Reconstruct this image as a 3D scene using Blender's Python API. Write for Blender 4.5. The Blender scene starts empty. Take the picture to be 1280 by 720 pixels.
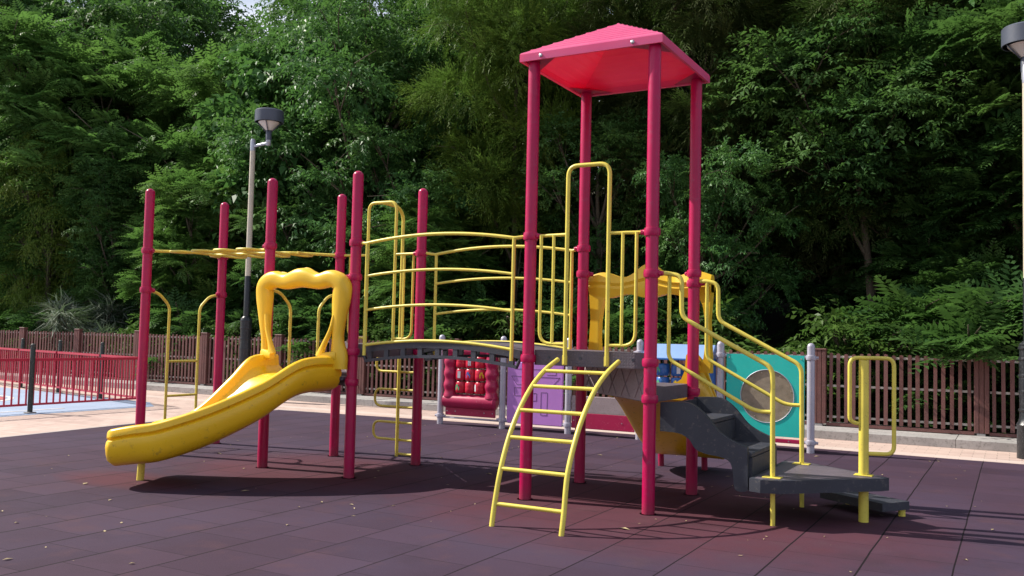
import bpy, math, random
import numpy as np
from mathutils import Vector, Matrix

random.seed(7)
rng = np.random.default_rng(11)
S = bpy.context.scene
COL = S.collection
PI = math.pi

# ------------------------------------------------------------------ materials
def new_mat(name):
    m = bpy.data.materials.new(name); m.use_nodes = True
    nt = m.node_tree
    return m, nt, nt.nodes['Principled BSDF']

def nd(nt, typ, **kw):
    n = nt.nodes.new(typ)
    for k, v in kw.items():
        if k in n.inputs: n.inputs[k].default_value = v
        else: setattr(n, k, v)
    return n

def math_n(nt, op, a, b=None, c=None):
    n = nt.nodes.new('ShaderNodeMath'); n.operation = op
    for i, v in enumerate((a, b, c)):
        if v is None: continue
        if isinstance(v, (int, float)): n.inputs[i].default_value = v
        else: nt.links.new(v, n.inputs[i])
    return n.outputs[0]

def mixc(nt, fac, a, b, blend='MIX'):
    n = nt.nodes.new('ShaderNodeMix'); n.data_type = 'RGBA'; n.blend_type = blend
    for i, v in ((0, fac), (6, a), (7, b)):
        if isinstance(v, (int, float)): n.inputs[i].default_value = v
        elif isinstance(v, tuple): n.inputs[i].default_value = v if len(v) == 4 else (*v, 1)
        else: nt.links.new(v, n.inputs[i])
    return n.outputs[2]

def ramp(nt, src, p0, p1):
    n = nt.nodes.new('ShaderNodeMapRange')
    n.inputs[1].default_value = p0; n.inputs[2].default_value = p1
    nt.links.new(src, n.inputs[0])
    return n.outputs[0]

def noise(nt, scale, detail=4, rough=.55, vec=None, coord='Object'):
    n = nt.nodes.new('ShaderNodeTexNoise')
    n.inputs['Scale'].default_value = scale; n.inputs['Detail'].default_value = detail
    n.inputs['Roughness'].default_value = rough
    if vec is None:
        tc = nt.nodes.new('ShaderNodeTexCoord'); vec = tc.outputs[coord]
    nt.links.new(vec, n.inputs['Vector'])
    return n.outputs[0]

def bump(nt, bsdf, h, strength=.3, dist=.01):
    b = nt.nodes.new('ShaderNodeBump'); b.inputs['Strength'].default_value = strength
    b.inputs['Distance'].default_value = dist
    nt.links.new(h, b.inputs['Height']); nt.links.new(b.outputs[0], bsdf.inputs['Normal'])

def paint(name, col, rough=.35, vary=.18, scale=3., worn=None, wear=.0, metal=0., spec=.5, bumpy=.08, fine=60, streak=False, island=0., dots=0.):
    m, nt, b = new_mat(name)
    n1 = noise(nt, scale)
    n2 = noise(nt, scale * 9, 6, .7)
    f = ramp(nt, n1, .3, .7)
    dark = tuple(c * (1 - vary) for c in col)
    light = tuple(min(1, c * (1 + vary * .7)) for c in col)
    c = mixc(nt, f, dark, light)
    if worn:
        w = ramp(nt, n2, .62 - wear * .2, .68)
        c = mixc(nt, w, c, worn)
    if streak:      # rain streaks and dust running down, splash dirt just above the floor
        tc = nt.nodes.new('ShaderNodeTexCoord'); mp = nt.nodes.new('ShaderNodeMapping'); mp.inputs['Scale'].default_value = (26, 26, 1.1)
        nt.links.new(tc.outputs['Object'], mp.inputs[0]); n3 = noise(nt, 1, 4, .6, mp.outputs[0])
        c = mixc(nt, math_n(nt, 'MULTIPLY', ramp(nt, n3, .54, .72), .32), c, tuple(min(1, v * .6 + .05) for v in col))
        sp = nt.nodes.new('ShaderNodeSeparateXYZ'); nt.links.new(tc.outputs['Object'], sp.inputs[0])
        g = math_n(nt, 'MULTIPLY', ramp(nt, math_n(nt, 'ADD', sp.outputs[2], math_n(nt, 'MULTIPLY', n2, .16)), .22, .06), .5)
        c = mixc(nt, g, c, (.10, .06, .055))
    if island:
        ge = nt.nodes.new('ShaderNodeNewGeometry')
        c = mixc(nt, math_n(nt, 'MULTIPLY', ge.outputs['Random Per Island'], island), c, tuple(min(1, v * 1.5 + .035) for v in col))
    nt.links.new(c, b.inputs['Base Color'])
    r = ramp(nt, n2, .2, .8)
    nt.links.new(math_n(nt, 'MULTIPLY_ADD', r, .18, rough - .07), b.inputs['Roughness'])
    b.inputs['Metallic'].default_value = metal
    b.inputs['Specular IOR Level'].default_value = spec
    hh = noise(nt, fine, 3)
    if dots:
        vo = nt.nodes.new('ShaderNodeTexVoronoi'); vo.inputs['Scale'].default_value = dots; vo.inputs['Randomness'].default_value = 0
        tc2 = nt.nodes.new('ShaderNodeTexCoord'); nt.links.new(tc2.outputs['Object'], vo.inputs['Vector'])
        hh = math_n(nt, 'ADD', hh, ramp(nt, vo.outputs['Distance'], .1, .3))
    bump(nt, b, hh, bumpy, .004)
    return m

M = {}
M['crimson'] = paint('crimson_paint', (.46, .003, .078), .33, .16, 1.7, worn=(.40, .03, .10), wear=.3, spec=.4, streak=True)
M['yellow_tube'] = paint('yellow_powder_coat', (.80, .66, .10), .38, .14, 4, worn=(.55, .44, .09), wear=.2)
M['slide'] = paint('yellow_plastic', (.94, .56, .015), .29, .10, 1.2, worn=(.62, .36, .03), wear=.12, bumpy=.05)
M['hood'] = paint('yellow_hood_plastic', (.88, .56, .03), .34, .08, 1.2, bumpy=.05)
M['deck'] = paint('coated_deck', (.115, .095, .115), .5, .22, 4, worn=(.20, .17, .185), wear=.3, bumpy=.5, dots=38)
M['girder'] = paint('girder_coating', (.062, .064, .085), .48, .2, 4, worn=(.14, .13, .15), wear=.2, bumpy=.2)
M['riser'] = paint('riser_plastic', (.34, .27, .28), .5, .14, 6, worn=(.2, .15, .16), wear=.35, bumpy=.1)
M['riser_dark'] = paint('riser_groove', (.26, .205, .21), .6, .1)
M['stair'] = paint('stair_plastic', (.036, .040, .055), .46, .2, 2.2, worn=(.11, .10, .10), wear=.32, bumpy=.35, fine=90)
M['silver'] = paint('silver_paint', (.46, .44, .52), .38, .1, 4, worn=(.3, .28, .31), wear=.2, metal=.25)
M['red_plastic'] = paint('crimson_plastic', (.42, .012, .075), .34, .1, 3, worn=(.5, .1, .17), wear=.1)
M['barrel_red'] = paint('red_barrel_plastic', (.62, .015, .05), .3, .1, 3)
M['purple'] = paint('violet_plastic', (.52, .22, .64), .4, .07, 2.5)
M['groove'] = paint('dark_groove', (.06, .03, .08), .7, .05)
M['blue'] = paint('blue_plastic', (.03, .13, .42), .33, .12, 3)
M['pale_blue'] = paint('pale_blue_plastic', (.22, .36, .66), .35, .1, 3)
M['teal'] = paint('turquoise_plastic', (.018, .55, .48), .42, .08, 2.5, worn=(.12, .5, .44), wear=.1)
M['window'] = paint('clouded_window', (.30, .25, .19), .3, .28, 9, worn=(.14, .12, .09), wear=.5)
M['white'] = paint('white_ink', (.75, .75, .78), .5, .1)
M['green_ink'] = paint('green_ink', (.08, .42, .2), .5, .1)
M['blue_ink'] = paint('blue_ink', (.06, .15, .5), .5, .1)
M['yellow_ink'] = paint('yellow_ink', (.8, .55, .03), .5, .1)
M['black'] = paint('black_sleeve', (.014, .016, .020), .33, .3, 5, worn=(.07, .07, .08), wear=.45, bumpy=.5, fine=25)
M['lamp_dark'] = paint('lamp_grey_paint', (.07, .08, .11), .4, .1)
M['lamp_pole'] = paint('cream_pole_paint', (.56, .50, .40), .5, .12, 3, worn=(.34, .3, .24), wear=.3)
M['lamp_grey'] = paint('galvanised', (.42, .44, .5), .35, .1, metal=.4)
M['diffuser'] = paint('lamp_diffuser', (.62, .58, .55), .3, .06)
M['bolt'] = paint('bolt_steel', (.5, .5, .52), .3, .1, metal=.8)
M['wood'] = paint('brown_fence_paint', (.125, .043, .038), .6, .3, 5, worn=(.19, .10, .085), wear=.5, bumpy=.3, island=.55)
M['fence_rail'] = paint('pale_fence_rail', (.50, .47, .42), .6, .2, 5)
M['redrail'] = paint('red_railing_paint', (.44, .016, .05), .42, .12, 3)
M['darkpost'] = paint('dark_green_post', (.020, .030, .027), .5, .2, 5, worn=(.12, .12, .1), wear=.4)
M['kerb'] = paint('concrete_kerb', (.36, .34, .33), .85, .2, 2.2, worn=(.2, .19, .18), wear=.6, bumpy=.5, fine=30)
M['bark'] = paint('bark', (.11, .085, .06), .9, .35, 3, worn=(.2, .17, .13), wear=.4, bumpy=.8, fine=22)
M['dead'] = paint('dead_twig', (.20, .17, .14), .9, .25, 3)
M['litter'] = paint('dry_leaf', (.42, .33, .18), .7, .35, 1.3)
M['blueground'] = paint('blue_rubber_ground', (.30, .38, .52), .8, .12, 1.2, bumpy=.5, fine=80)
M['redground'] = paint('red_rubber_ground', (.42, .10, .11), .8, .12, 1.2, bumpy=.5, fine=80)
M['whiteline'] = paint('white_ground_line', (.62, .60, .58), .8, .15, 2)
M['edge'] = paint('pale_edge_strip', (.42, .37, .35), .85, .2, 3)

# roof plastic: lets part of the daylight through
m, nt, b = new_mat('pink_roof_plastic')
f = ramp(nt, noise(nt, 2.2), .3, .7)
c = mixc(nt, f, (.86, .14, .36), (.92, .19, .42))
nt.links.new(c, b.inputs['Base Color']); b.inputs['Roughness'].default_value = .36
tr = nt.nodes.new('ShaderNodeBsdfTranslucent'); tr.inputs[0].default_value = (.78, .008, .12, 1)
mx = nt.nodes.new('ShaderNodeMixShader'); mx.inputs[0].default_value = .42
nt.links.new(b.outputs[0], mx.inputs[1]); nt.links.new(tr.outputs[0], mx.inputs[2])
nt.links.new(mx.outputs[0], nt.nodes['Material Output'].inputs[0])
M['roof'] = m

def leaf_mat(name, c1, c2, c3, rough=.45, trans=.34, spec=.2):
    m, nt, b = new_mat(name)
    geo = nt.nodes.new('ShaderNodeNewGeometry')
    rnd = geo.outputs['Random Per Island']
    n1 = noise(nt, .55, 3, .5)
    a = mixc(nt, rnd, c1, c2)
    a = mixc(nt, math_n(nt, 'MULTIPLY', ramp(nt, n1, .46, .64), .85), a, c3)
    nt.links.new(a, b.inputs['Base Color'])
    b.inputs['Roughness'].default_value = rough
    b.inputs['Specular IOR Level'].default_value = spec
    tr = nt.nodes.new('ShaderNodeBsdfTranslucent')
    tcol = mixc(nt, .5, a, (.125, .28, .05), 'MIX')
    nt.links.new(tcol, tr.inputs[0])
    mx = nt.nodes.new('ShaderNodeMixShader'); mx.inputs[0].default_value = trans
    nt.links.new(b.outputs[0], mx.inputs[1]); nt.links.new(tr.outputs[0], mx.inputs[2])
    nt.links.new(mx.outputs[0], nt.nodes['Material Output'].inputs[0])
    return m
M['leaf_fern'] = leaf_mat('fern_leaf', (.068, .155, .036), (.112, .222, .052), (.150, .262, .056), .45, .40)
M['leaf_deep'] = leaf_mat('deep_green_leaf', (.032, .086, .026), (.068, .152, .042), (.100, .190, .046), .58, .36, .14)
M['leaf_broad'] = leaf_mat('glossy_broad_leaf', (.042, .125, .036), (.080, .192, .054), (.112, .228, .056), .46, .34, .24)
M['leaf_yellow'] = leaf_mat('yellow_green_leaf', (.110, .170, .026), (.165, .235, .036), (.215, .270, .045), .5, .42)
M['leaf_needle'] = leaf_mat('needle_leaf', (.085, .145, .024), (.125, .200, .032), (.165, .245, .036), .5)
M['leaf_olive'] = leaf_mat('olive_needle_leaf', (.048, .062, .018), (.072, .086, .026), (.065, .105, .022), .55, .25)
M['leaf_silver'] = leaf_mat('silvery_leaf', (.16, .19, .15), (.24, .27, .22), (.12, .17, .10), .5, .2)
M['leaf_grass'] = leaf_mat('low_plant_leaf', (.055, .11, .022), (.09, .16, .03), (.07, .13, .03))

# ------------------------------------------------------------------ mesh builder
class MB:
    def __init__(s): s.v = []; s.f = []; s.sm = []
    def add(s, vs, fs, smooth=True):
        o = len(s.v); s.v += [tuple(v) for v in vs]
        s.f += [tuple(i + o for i in f) for f in fs]; s.sm += [smooth] * len(fs)
        return s
    def box(s, x0, x1, y0, y1, z0, z1, bev=0.):
        if bev:
            b = bev; vs = []; 
            for z, k in ((z0, b), (z0 + b, 0), (z1 - b, 0), (z1, b)):
                X0, X1, Y0, Y1 = x0 + k, x1 - k, y0 + k, y1 - k
                vs += [(X0 + b, Y0, z), (X1 - b, Y0, z), (X1, Y0 + b, z), (X1, Y1 - b, z), (X1 - b, Y1, z), (X0 + b, Y1, z), (X0, Y1 - b, z), (X0, Y0 + b, z)]
            fs = [tuple(range(7, -1, -1)), tuple(range(24, 32))]
            for k in range(3):
                for i in range(8):
                    j = (i + 1) % 8; fs.append((k * 8 + i, k * 8 + j, k * 8 + 8 + j, k * 8 + 8 + i))
            return s.add(vs, fs, False)
        vs = [(x, y, z) for z in (z0, z1) for y in (y0, y1) for x in (x0, x1)]
        return s.add(vs, [(0, 2, 3, 1), (4, 5, 7, 6), (0, 1, 5, 4), (2, 6, 7, 3), (0, 4, 6, 2), (1, 3, 7, 5)], False)
    def tube(s, pts, r, n=10, cap=True, closed=False):
        P = [Vector(p) for p in pts]; N = len(P)
        R = r if isinstance(r, (list, tuple)) else [r] * N
        T = []
        for i in range(N):
            a = P[(i - 1) % N] if (closed or i > 0) else P[i]
            b = P[(i + 1) % N] if (closed or i < N - 1) else P[i]
            T.append((b - a).normalized())
        up = Vector((0, 0, 1)) if abs(T[0].z) < .9 else Vector((1, 0, 0))
        nrm = T[0].cross(up).normalized(); vs = []
        for i in range(N):
            if i:
                ax = T[i - 1].cross(T[i])
                if ax.length > 1e-7: nrm = Matrix.Rotation(T[i - 1].angle(T[i]), 3, ax) @ nrm
            nrm = (nrm - T[i] * nrm.dot(T[i])).normalized(); bi = T[i].cross(nrm)
            for k in range(n):
                a = 2 * PI * k / n; vs.append(P[i] + (nrm * math.cos(a) + bi * math.sin(a)) * R[i])
        fs = []
        for i in range(N if closed else N - 1):
            j = (i + 1) % N
            for k in range(n):
                l = (k + 1) % n; fs.append((i * n + k, j * n + k, j * n + l, i * n + l))
        s.add(vs, fs, True)
        if cap and not closed:
            o = len(s.v) - N * n
            s.f += [tuple(o + k for k in range(n)), tuple(o + (N - 1) * n + k for k in range(n - 1, -1, -1))]; s.sm += [False, False]
        return s
    def lathe(s, prof, c, n=20, ax='z'):
        vs = []; fs = []
        for r, h in prof:
            for k in range(n):
                a = 2 * PI * k / n; u, w = r * math.cos(a), r * math.sin(a)
                if ax == 'z': vs.append((c[0] + u, c[1] + w, c[2] + h))
                elif ax == 'x': vs.append((c[0] + h, c[1] + u, c[2] + w))
                else: vs.append((c[0] + w, c[1] + h, c[2] + u))
        for i in range(len(prof) - 1):
            for k in range(n):
                l = (k + 1) % n; fs.append((i * n + k, i * n + l, (i + 1) * n + l, (i + 1) * n + k))
        s.add(vs, fs, True)
        o = len(s.v) - len(vs); L = (len(prof) - 1) * n
        if prof[0][0] > 1e-4: s.f.append(tuple(o + k for k in range(n - 1, -1, -1))); s.sm.append(False)
        if prof[-1][0] > 1e-4: s.f.append(tuple(o + L + k for k in range(n))); s.sm.append(False)
        return s
    def prism(s, poly, f0, f1, smooth=False):
        """poly: 2D outline; f0, f1 map 2D point to 3D for the two faces"""
        n = len(poly); vs = [f0(p) for p in poly] + [f1(p) for p in poly]
        fs = [tuple(range(n - 1, -1, -1)), tuple(range(n, 2 * n))]
        s.add(vs, fs, False)
        o = len(s.v) - 2 * n
        for i in range(n):
            j = (i + 1) % n; s.f.append((o + i, o + j, o + n + j, o + n + i)); s.sm.append(smooth)
        return s
    def loft(s, rings, smooth=True, caps=True):
        n = len(rings[0]); vs = [p for r in rings for p in r]; fs = []
        for i in range(len(rings) - 1):
            for k in range(n):
                l = (k + 1) % n; fs.append((i * n + k, i * n + l, (i + 1) * n + l, (i + 1) * n + k))
        s.add(vs, fs, smooth)
        if caps:
            o = len(s.v) - len(vs); L = (len(rings) - 1) * n
            s.f += [tuple(o + k for k in range(n - 1, -1, -1)), tuple(o + L + k for k in range(n))]; s.sm += [False, False]
        return s
    def build(s, name, mat, parent=None):
        off = Vector(parent['_o']) if parent is not None else Vector((0, 0, 0))
        me = bpy.data.meshes.new(name)
        me.from_pydata([(v[0] - off.x, v[1] - off.y, v[2] - off.z) for v in s.v], [], s.f)
        me.polygons.foreach_set('use_smooth', s.sm); me.update()
        me.materials.append(M[mat] if isinstance(mat, str) else mat)
        import bmesh
        bm = bmesh.new(); bm.from_mesh(me); bmesh.ops.recalc_face_normals(bm, faces=bm.faces)
        for e in bm.edges:
            if len(e.link_faces) == 2 and e.calc_face_angle(0) > .75: e.smooth = False
        bm.to_mesh(me); bm.free()
        o = bpy.data.objects.new(name, me); COL.objects.link(o)
        if parent is not None:
            o.parent = parent; o['_o'] = tuple(parent['_o'])
        return o

def tag(o, label=None, cat=None, group=None, kind=None):
    if label: o['label'] = label
    if cat: o['category'] = cat
    if group: o['group'] = group
    if kind: o['kind'] = kind
    return o
def thing(name, loc, label, cat, group=None):
    o = bpy.data.objects.new(name, None); COL.objects.link(o); o.location = loc; o['_o'] = tuple(loc)
    o.empty_display_size = .2
    return tag(o, label, cat, group)
def structure(name, mb, mat, kind='structure'):
    o = mb.build(name, mat); o['kind'] = kind; return o

def fillet(pts, rad, n=5, closed=False):
    P = [Vector(p) for p in pts]; out = []
    N = len(P)
    for i, p in enumerate(P):
        if not closed and i in (0, N - 1): out.append(p); continue
        a, b = P[i - 1], P[(i + 1) % N]
        r = min(rad, (a - p).length * .48, (b - p).length * .48)
        A = p + (a - p).normalized() * r; B = p + (b - p).normalized() * r
        for k in range(n + 1):
            t = k / n; out.append(A * (1 - t) ** 2 + p * 2 * t * (1 - t) + B * t * t)
    return out
def crom(pts, n=6):
    P = [Vector(p) for p in pts]; P = [P[0] * 2 - P[1]] + P + [P[-1] * 2 - P[-2]]; out = []
    for i in range(1, len(P) - 2):
        for k in range(n):
            t = k / n; a, b, c, d = P[i - 1:i + 3]
            out.append(.5 * ((2 * b) + (c - a) * t + (2 * a - 5 * b + 4 * c - d) * t * t + (3 * b - a - 3 * c + d) * t ** 3))
    out.append(P[-2]); return out

# ------------------------------------------------------------------ ground
def sheet(poly, z):
    mb = MB(); mb.add([(x, y, z) for x, y in poly], [tuple(range(len(poly)))], False); return mb

# soil / leaf litter under the trees, out to the horizon
m, nt, b = new_mat('forest_soil')
n1 = noise(nt, 1.3, 6, .65); n2 = noise(nt, 14, 5, .7)
c = mixc(nt, ramp(nt, n1, .35, .65), (.040, .030, .018), (.055, .060, .022))
c = mixc(nt, ramp(nt, n2, .55, .7), c, (.11, .085, .05))
nt.links.new(c, b.inputs['Base Color']); b.inputs['Roughness'].default_value = .95
bump(nt, b, n2, .8, .04); M['soil'] = m
structure('ground', sheet([(-900, -900), (900, -900), (900, 900), (-900, 900)], -.02), 'soil')

# hillside rising behind the fence
hb = MB(); xs = np.linspace(-75, 35, 90); ys = np.concatenate([np.linspace(9.4, 30, 34), np.linspace(32, 70, 12)])
def hill_z(x, y):
    t = min(max((y - 10.2) / 22, 0), 1); h = 8.5 * t * t * (3 - 2 * t)
    return h + .25 * min(1, max(0, y - 9.6)) * math.sin(x * .9 + y * .7) * math.cos(x * .37 - y * .5) - .015
vs = [(x, y, hill_z(x, y)) for y in ys for x in xs]; nx = len(xs)
fs = [(j * nx + i, j * nx + i + 1, (j + 1) * nx + i + 1, (j + 1) * nx + i) for j in range(len(ys) - 1) for i in range(nx - 1)]
hb.add(vs, fs, True); structure('hillside', hb, 'soil')

# paving
m, nt, b = new_mat('pink_paving')
tc = nt.nodes.new('ShaderNodeTexCoord')
br = nt.nodes.new('ShaderNodeTexBrick'); nt.links.new(tc.outputs['Object'], br.inputs['Vector'])
br.offset = .5
for k, v in (('Scale', 1.), ('Brick Width', .30), ('Row Height', .15), ('Mortar Size', .006), ('Bias', 0.)): br.inputs[k].default_value = v
br.inputs['Color1'].default_value = (.44, .31, .27, 1); br.inputs['Color2'].default_value = (.53, .40, .35, 1)
br.inputs['Mortar'].default_value = (.24, .18, .15, 1)
n1 = noise(nt, .6, 5, .6); n2 = noise(nt, 9, 5, .7)
c = mixc(nt, math_n(nt, 'MULTIPLY', ramp(nt, n1, .42, .62), .55), br.outputs['Color'], (.62, .47, .40))
# a paler band of pavers and a redder one along the fence
sx = nt.nodes.new('ShaderNodeSeparateXYZ'); nt.links.new(tc.outputs['Object'], sx.inputs[0])
band = math_n(nt, 'COMPARE', sx.outputs[1], 6.35, .16)
c = mixc(nt, math_n(nt, 'MULTIPLY', band, .6), c, (.60, .50, .45))
c = mixc(nt, math_n(nt, 'MULTIPLY', ramp(nt, n2, .55, .75), .35), c, (.28, .2, .17))
nt.links.new(c, b.inputs['Base Color']); b.inputs['Roughness'].default_value = .8
bump(nt, b, br.outputs['Fac'], -.4, .004); M['paving'] = m
structure('paving', sheet([(-40, -40), (30, -40), (30, 7.72), (-40, 7.72)], -.008), 'paving')

# rubber tiles
m, nt, b = new_mat('rubber_tiles')
tc = nt.nodes.new('ShaderNodeTexCoord')
sx = nt.nodes.new('ShaderNodeSeparateXYZ'); nt.links.new(tc.outputs['Object'], sx.inputs[0])
W = .55
jit = math_n(nt, 'MULTIPLY', math_n(nt, 'SUBTRACT', noise(nt, 1.1, 2), .5), .02)
xa = math_n(nt, 'ADD', math_n(nt, 'DIVIDE', math_n(nt, 'ADD', sx.outputs[0], jit), W), 100 - 1.4 / W)
row = math_n(nt, 'FLOOR', xa)
ya = math_n(nt, 'ADD', math_n(nt, 'DIVIDE', math_n(nt, 'ADD', sx.outputs[1], jit), W), math_n(nt, 'MULTIPLY', row, .5))
ya = math_n(nt, 'ADD', ya, 100.3)
fx = math_n(nt, 'FRACT', xa); fy = math_n(nt, 'FRACT', ya)
dx = math_n(nt, 'ABSOLUTE', math_n(nt, 'SUBTRACT', fx, .5)); dy = math_n(nt, 'ABSOLUTE', math_n(nt, 'SUBTRACT', fy, .5))
rw = nt.nodes.new('ShaderNodeTexWhiteNoise'); rw.noise_dimensions = '1D'; nt.links.new(row, rw.inputs['W'])
wid = math_n(nt, 'MULTIPLY_ADD', rw.outputs['Value'], -.010, .4925)
seamx = math_n(nt, 'GREATER_THAN', dx, wid)
seamy = math_n(nt, 'MULTIPLY', math_n(nt, 'GREATER_THAN', dy, .4945), .7)
cmb = nt.nodes.new('ShaderNodeCombineXYZ'); nt.links.new(row, cmb.inputs[0]); nt.links.new(math_n(nt, 'FLOOR', ya), cmb.inputs[1])
wn = nt.nodes.new('ShaderNodeTexWhiteNoise'); nt.links.new(cmb.outputs[0], wn.inputs['Vector'])
base = mixc(nt, wn.outputs['Value'], (.045, .025, .042), (.064, .036, .058))
n1 = noise(nt, .35, 4, .6); n2 = noise(nt, 2.2, 6, .65); n3 = noise(nt, 120, 3, .7)
base = mixc(nt, math_n(nt, 'MULTIPLY', ramp(nt, n1, .40, .62), .5), base, (.060, .044, .078))
# red wear where feet and play rub the top layer off, around the two towers
def worn(cx, cy, rx, ry):
    a = math_n(nt, 'DIVIDE', math_n(nt, 'SUBTRACT', sx.outputs[0], cx), rx)
    c_ = math_n(nt, 'DIVIDE', math_n(nt, 'SUBTRACT', sx.outputs[1], cy), ry)
    d = math_n(nt, 'ADD', math_n(nt, 'MULTIPLY', a, a), math_n(nt, 'MULTIPLY', c_, c_))
    return ramp(nt, math_n(nt, 'ADD', d, math_n(nt, 'MULTIPLY', math_n(nt, 'SUBTRACT', n2, .5), 1.1)), 1.15, .25)
w = math_n(nt, 'MAXIMUM', worn(1.2, .2, 2.5, 1.9), math_n(nt, 'MAXIMUM', worn(-2.7, .2, 1.7, 1.3), worn(-3.7, -1.4, .9, .45)))
base = mixc(nt, math_n(nt, 'MULTIPLY', w, .62), base, (.105, .026, .032))
base = mixc(nt, math_n(nt, 'MULTIPLY', ramp(nt, n2, .54, .72), .42), base, (.095, .045, .052))
base = mixc(nt, math_n(nt, 'MULTIPLY', ramp(nt, n3, .58, .72), .45), base, (.12, .085, .105))
n4 = noise(nt, .9, 8, .75)
base = mixc(nt, math_n(nt, 'MULTIPLY', ramp(nt, n4, .52, .66), .30), base, (.030, .020, .027))
base = mixc(nt, math_n(nt, 'MAXIMUM', seamx, seamy), base, (.010, .006, .009))
nt.links.new(base, b.inputs['Base Color'])
b.inputs['Roughness'].default_value = .8; b.inputs['Specular IOR Level'].default_value = .16
hgt = math_n(nt, 'SUBTRACT', math_n(nt, 'MULTIPLY', n3, .25), math_n(nt, 'MAXIMUM', seamx, seamy))
bump(nt, b, hgt, .6, .007); M['rubber'] = m
structure('rubber_flooring', sheet([(-7.3, -14), (14, -14), (14, 6.1), (-2.6, 6.07), (-4.6, 5.95), (-8.32, 5.62), (-8.13, 2.25), (-7.84, -.12)], 0), 'rubber')
es = MB()
es.add([(14, 6.1, -.003), (14, 6.2, -.003), (-8.42, 5.74, -.003), (-8.32, 5.62, -.003), (-4.6, 5.95, -.003), (-2.6, 6.07, -.003)], [(0, 1, 2, 3, 4, 5)], False)
es.add([(-8.32, 5.62, -.003), (-8.42, 5.74, -.003), (-8.22, 2.25, -.003), (-8.13, 2.25, -.003)], [(0, 1, 2, 3)], False)
es.add([(-8.13, 2.25, -.003), (-8.22, 2.25, -.003), (-7.93, -.12, -.003), (-7.84, -.12, -.003)], [(0, 1, 2, 3)], False)
es.add([(-7.84, -.12, -.003), (-7.93, -.12, -.003), (-7.39, -14, -.003), (-7.3, -14, -.003)], [(0, 1, 2, 3)], False)
structure('edging_strip', es, 'edge')
# blue soft ground with white and red shapes, inside the red railing
structure('blue_flooring', sheet([(-10.45, -20), (-10.55, 4.6), (-11.4, 5.2), (-30, 9.2/1.3), (-30, -20)], -.004), 'blueground')
wl = MB()
def ring(cx, cy, r0, r1, z):
    n = 40; vs = [(cx + r * math.cos(2 * PI * k / n), cy + r * math.sin(2 * PI * k / n), z) for r in (r0, r1) for k in range(n)]
    return vs, [(k, (k + 1) % n, n + (k + 1) % n, n + k) for k in range(n)]
vs, fs = ring(-14.9, 2.6, 1.55, 1.66, 0); wl.add(vs, fs, False)
wl.add([(-11.3, -20, 0), (-11.3, 3.2, 0), (-11.22, 3.2, 0), (-11.22, -20, 0)], [(0, 1, 2, 3)], False)
structure('painted_line', wl, 'whiteline')
rd = MB(); n = 40
rd.add([(-14.9 + 1.5 * math.cos(2 * PI * k / n), 2.6 + 1.5 * math.sin(2 * PI * k / n), 0) for k in range(n)], [tuple(range(n))], False)
structure('red_flooring', rd, 'redground')
# kerb
kb = MB(); kx = -40
while kx < 30:
    kb.box(kx + .002, kx + 3.598, 7.6, 9.45, -.01, .125 + .004 * math.sin(kx), .006); kx += 3.6
structure('kerb', kb, 'kerb')

# fallen leaves scattered on the rubber
lf = MB()
for i in range(230):
    x = rng.uniform(-6, 6); y = rng.uniform(-5.0, 6)
    s = rng.uniform(.008, .026) if i % 9 else rng.uniform(.03, .05); a = rng.uniform(0, 6.28); z = .004
    c_, s_ = math.cos(a), math.sin(a); w = s * rng.uniform(.3, .55); zz = rng.uniform(.004, .014)
    q = [(-s, 0, z), (0, -w, zz), (s, 0, z + .003), (0, w, zz)]
    lf.add([(x + u * c_ - v * s_, y + u * s_ + v * c_, h) for u, v, h in q], [(0, 1, 2, 3)], False)
lo = lf.build('fallen_leaves', 'litter'); tag(lo, 'small dry leaves and petals scattered over the rubber tiles', 'leaves', kind='stuff')

# ------------------------------------------------------------------ play structure
T = thing('play_structure', (0, 0, 0), 'crimson and yellow climbing frame with roofed tower, bridge, overhead rungs and two yellow slides', 'climbing frame')
PR = .056
def clamp(x, y, z, par, lug=None):
    mb = MB(); mb.lathe([(PR + .001, -.036), (PR + .012, -.034), (PR + .017, -.012), (PR + .017, .012), (PR + .012, .034), (PR + .001, .036)], (x, y, z), 18)
    if lug:
        dx, dy = lug; L = math.hypot(dx, dy); dx, dy = dx / L, dy / L
        mb.tube([(x + dx * PR, y + dy * PR, z), (x + dx * (PR + .05), y + dy * (PR + .05), z)], [.028, .020], 10)
        mb.lathe([(.012, -.004), (.012, .004)], (x + dx * (PR + .03), y + dy * (PR + .03) - .024, z), 8, 'y')
    return mb.build('clamp', 'crimson', par)
def post(x, y, h, clamps, dome=True):
    mb = MB()
    prof = [(PR, -.02), (PR, h - PR * .7)]
    if dome: prof += [(PR * math.cos(a), h - PR * .7 + PR * .9 * math.sin(a)) for a in (.25, .5, .8, 1.1, 1.35, 1.56)]
    mb.lathe(prof, (x, y, 0), 24)
    p = mb.build('post', 'crimson', T)
    q = MB(); q.lathe([(PR, .003), (PR + .016 + rng.uniform(0, .006), .003)], (x, y, 0), 20); q.build('floor_cut', 'groove', p)
    for c in clamps: clamp(x, y, c[0], p, c[1] if len(c) > 1 else None)
    return p
u, l, d, r_ = (0, 1), (-1, 0), (0, -1), (1, 0)
post(0, 0, 4.12, [(2.44, r_), (1.30,), (2.44 - .002 + .0, l)][:2])
post(1.2, 0, 4.12, [(2.44, l), (2.075, r_), (1.30,), (.985,)])
post(0, 1.2, 4.12, [(2.44, l), (2.17, (1, .5)), (1.30,)])
post(1.2, 1.2, 4.12, [(2.16, (-1, .4)), (2.06, r_), (1.0,)])
post(-2.066, 0, 3.19, [(2.44, r_), (2.08, (-1, -.6)), (1.30,), (.985,)])
post(-3.27, 0, 3.19, [(2.44, l), (2.08, (1, -.6)), (.985,)])
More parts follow.
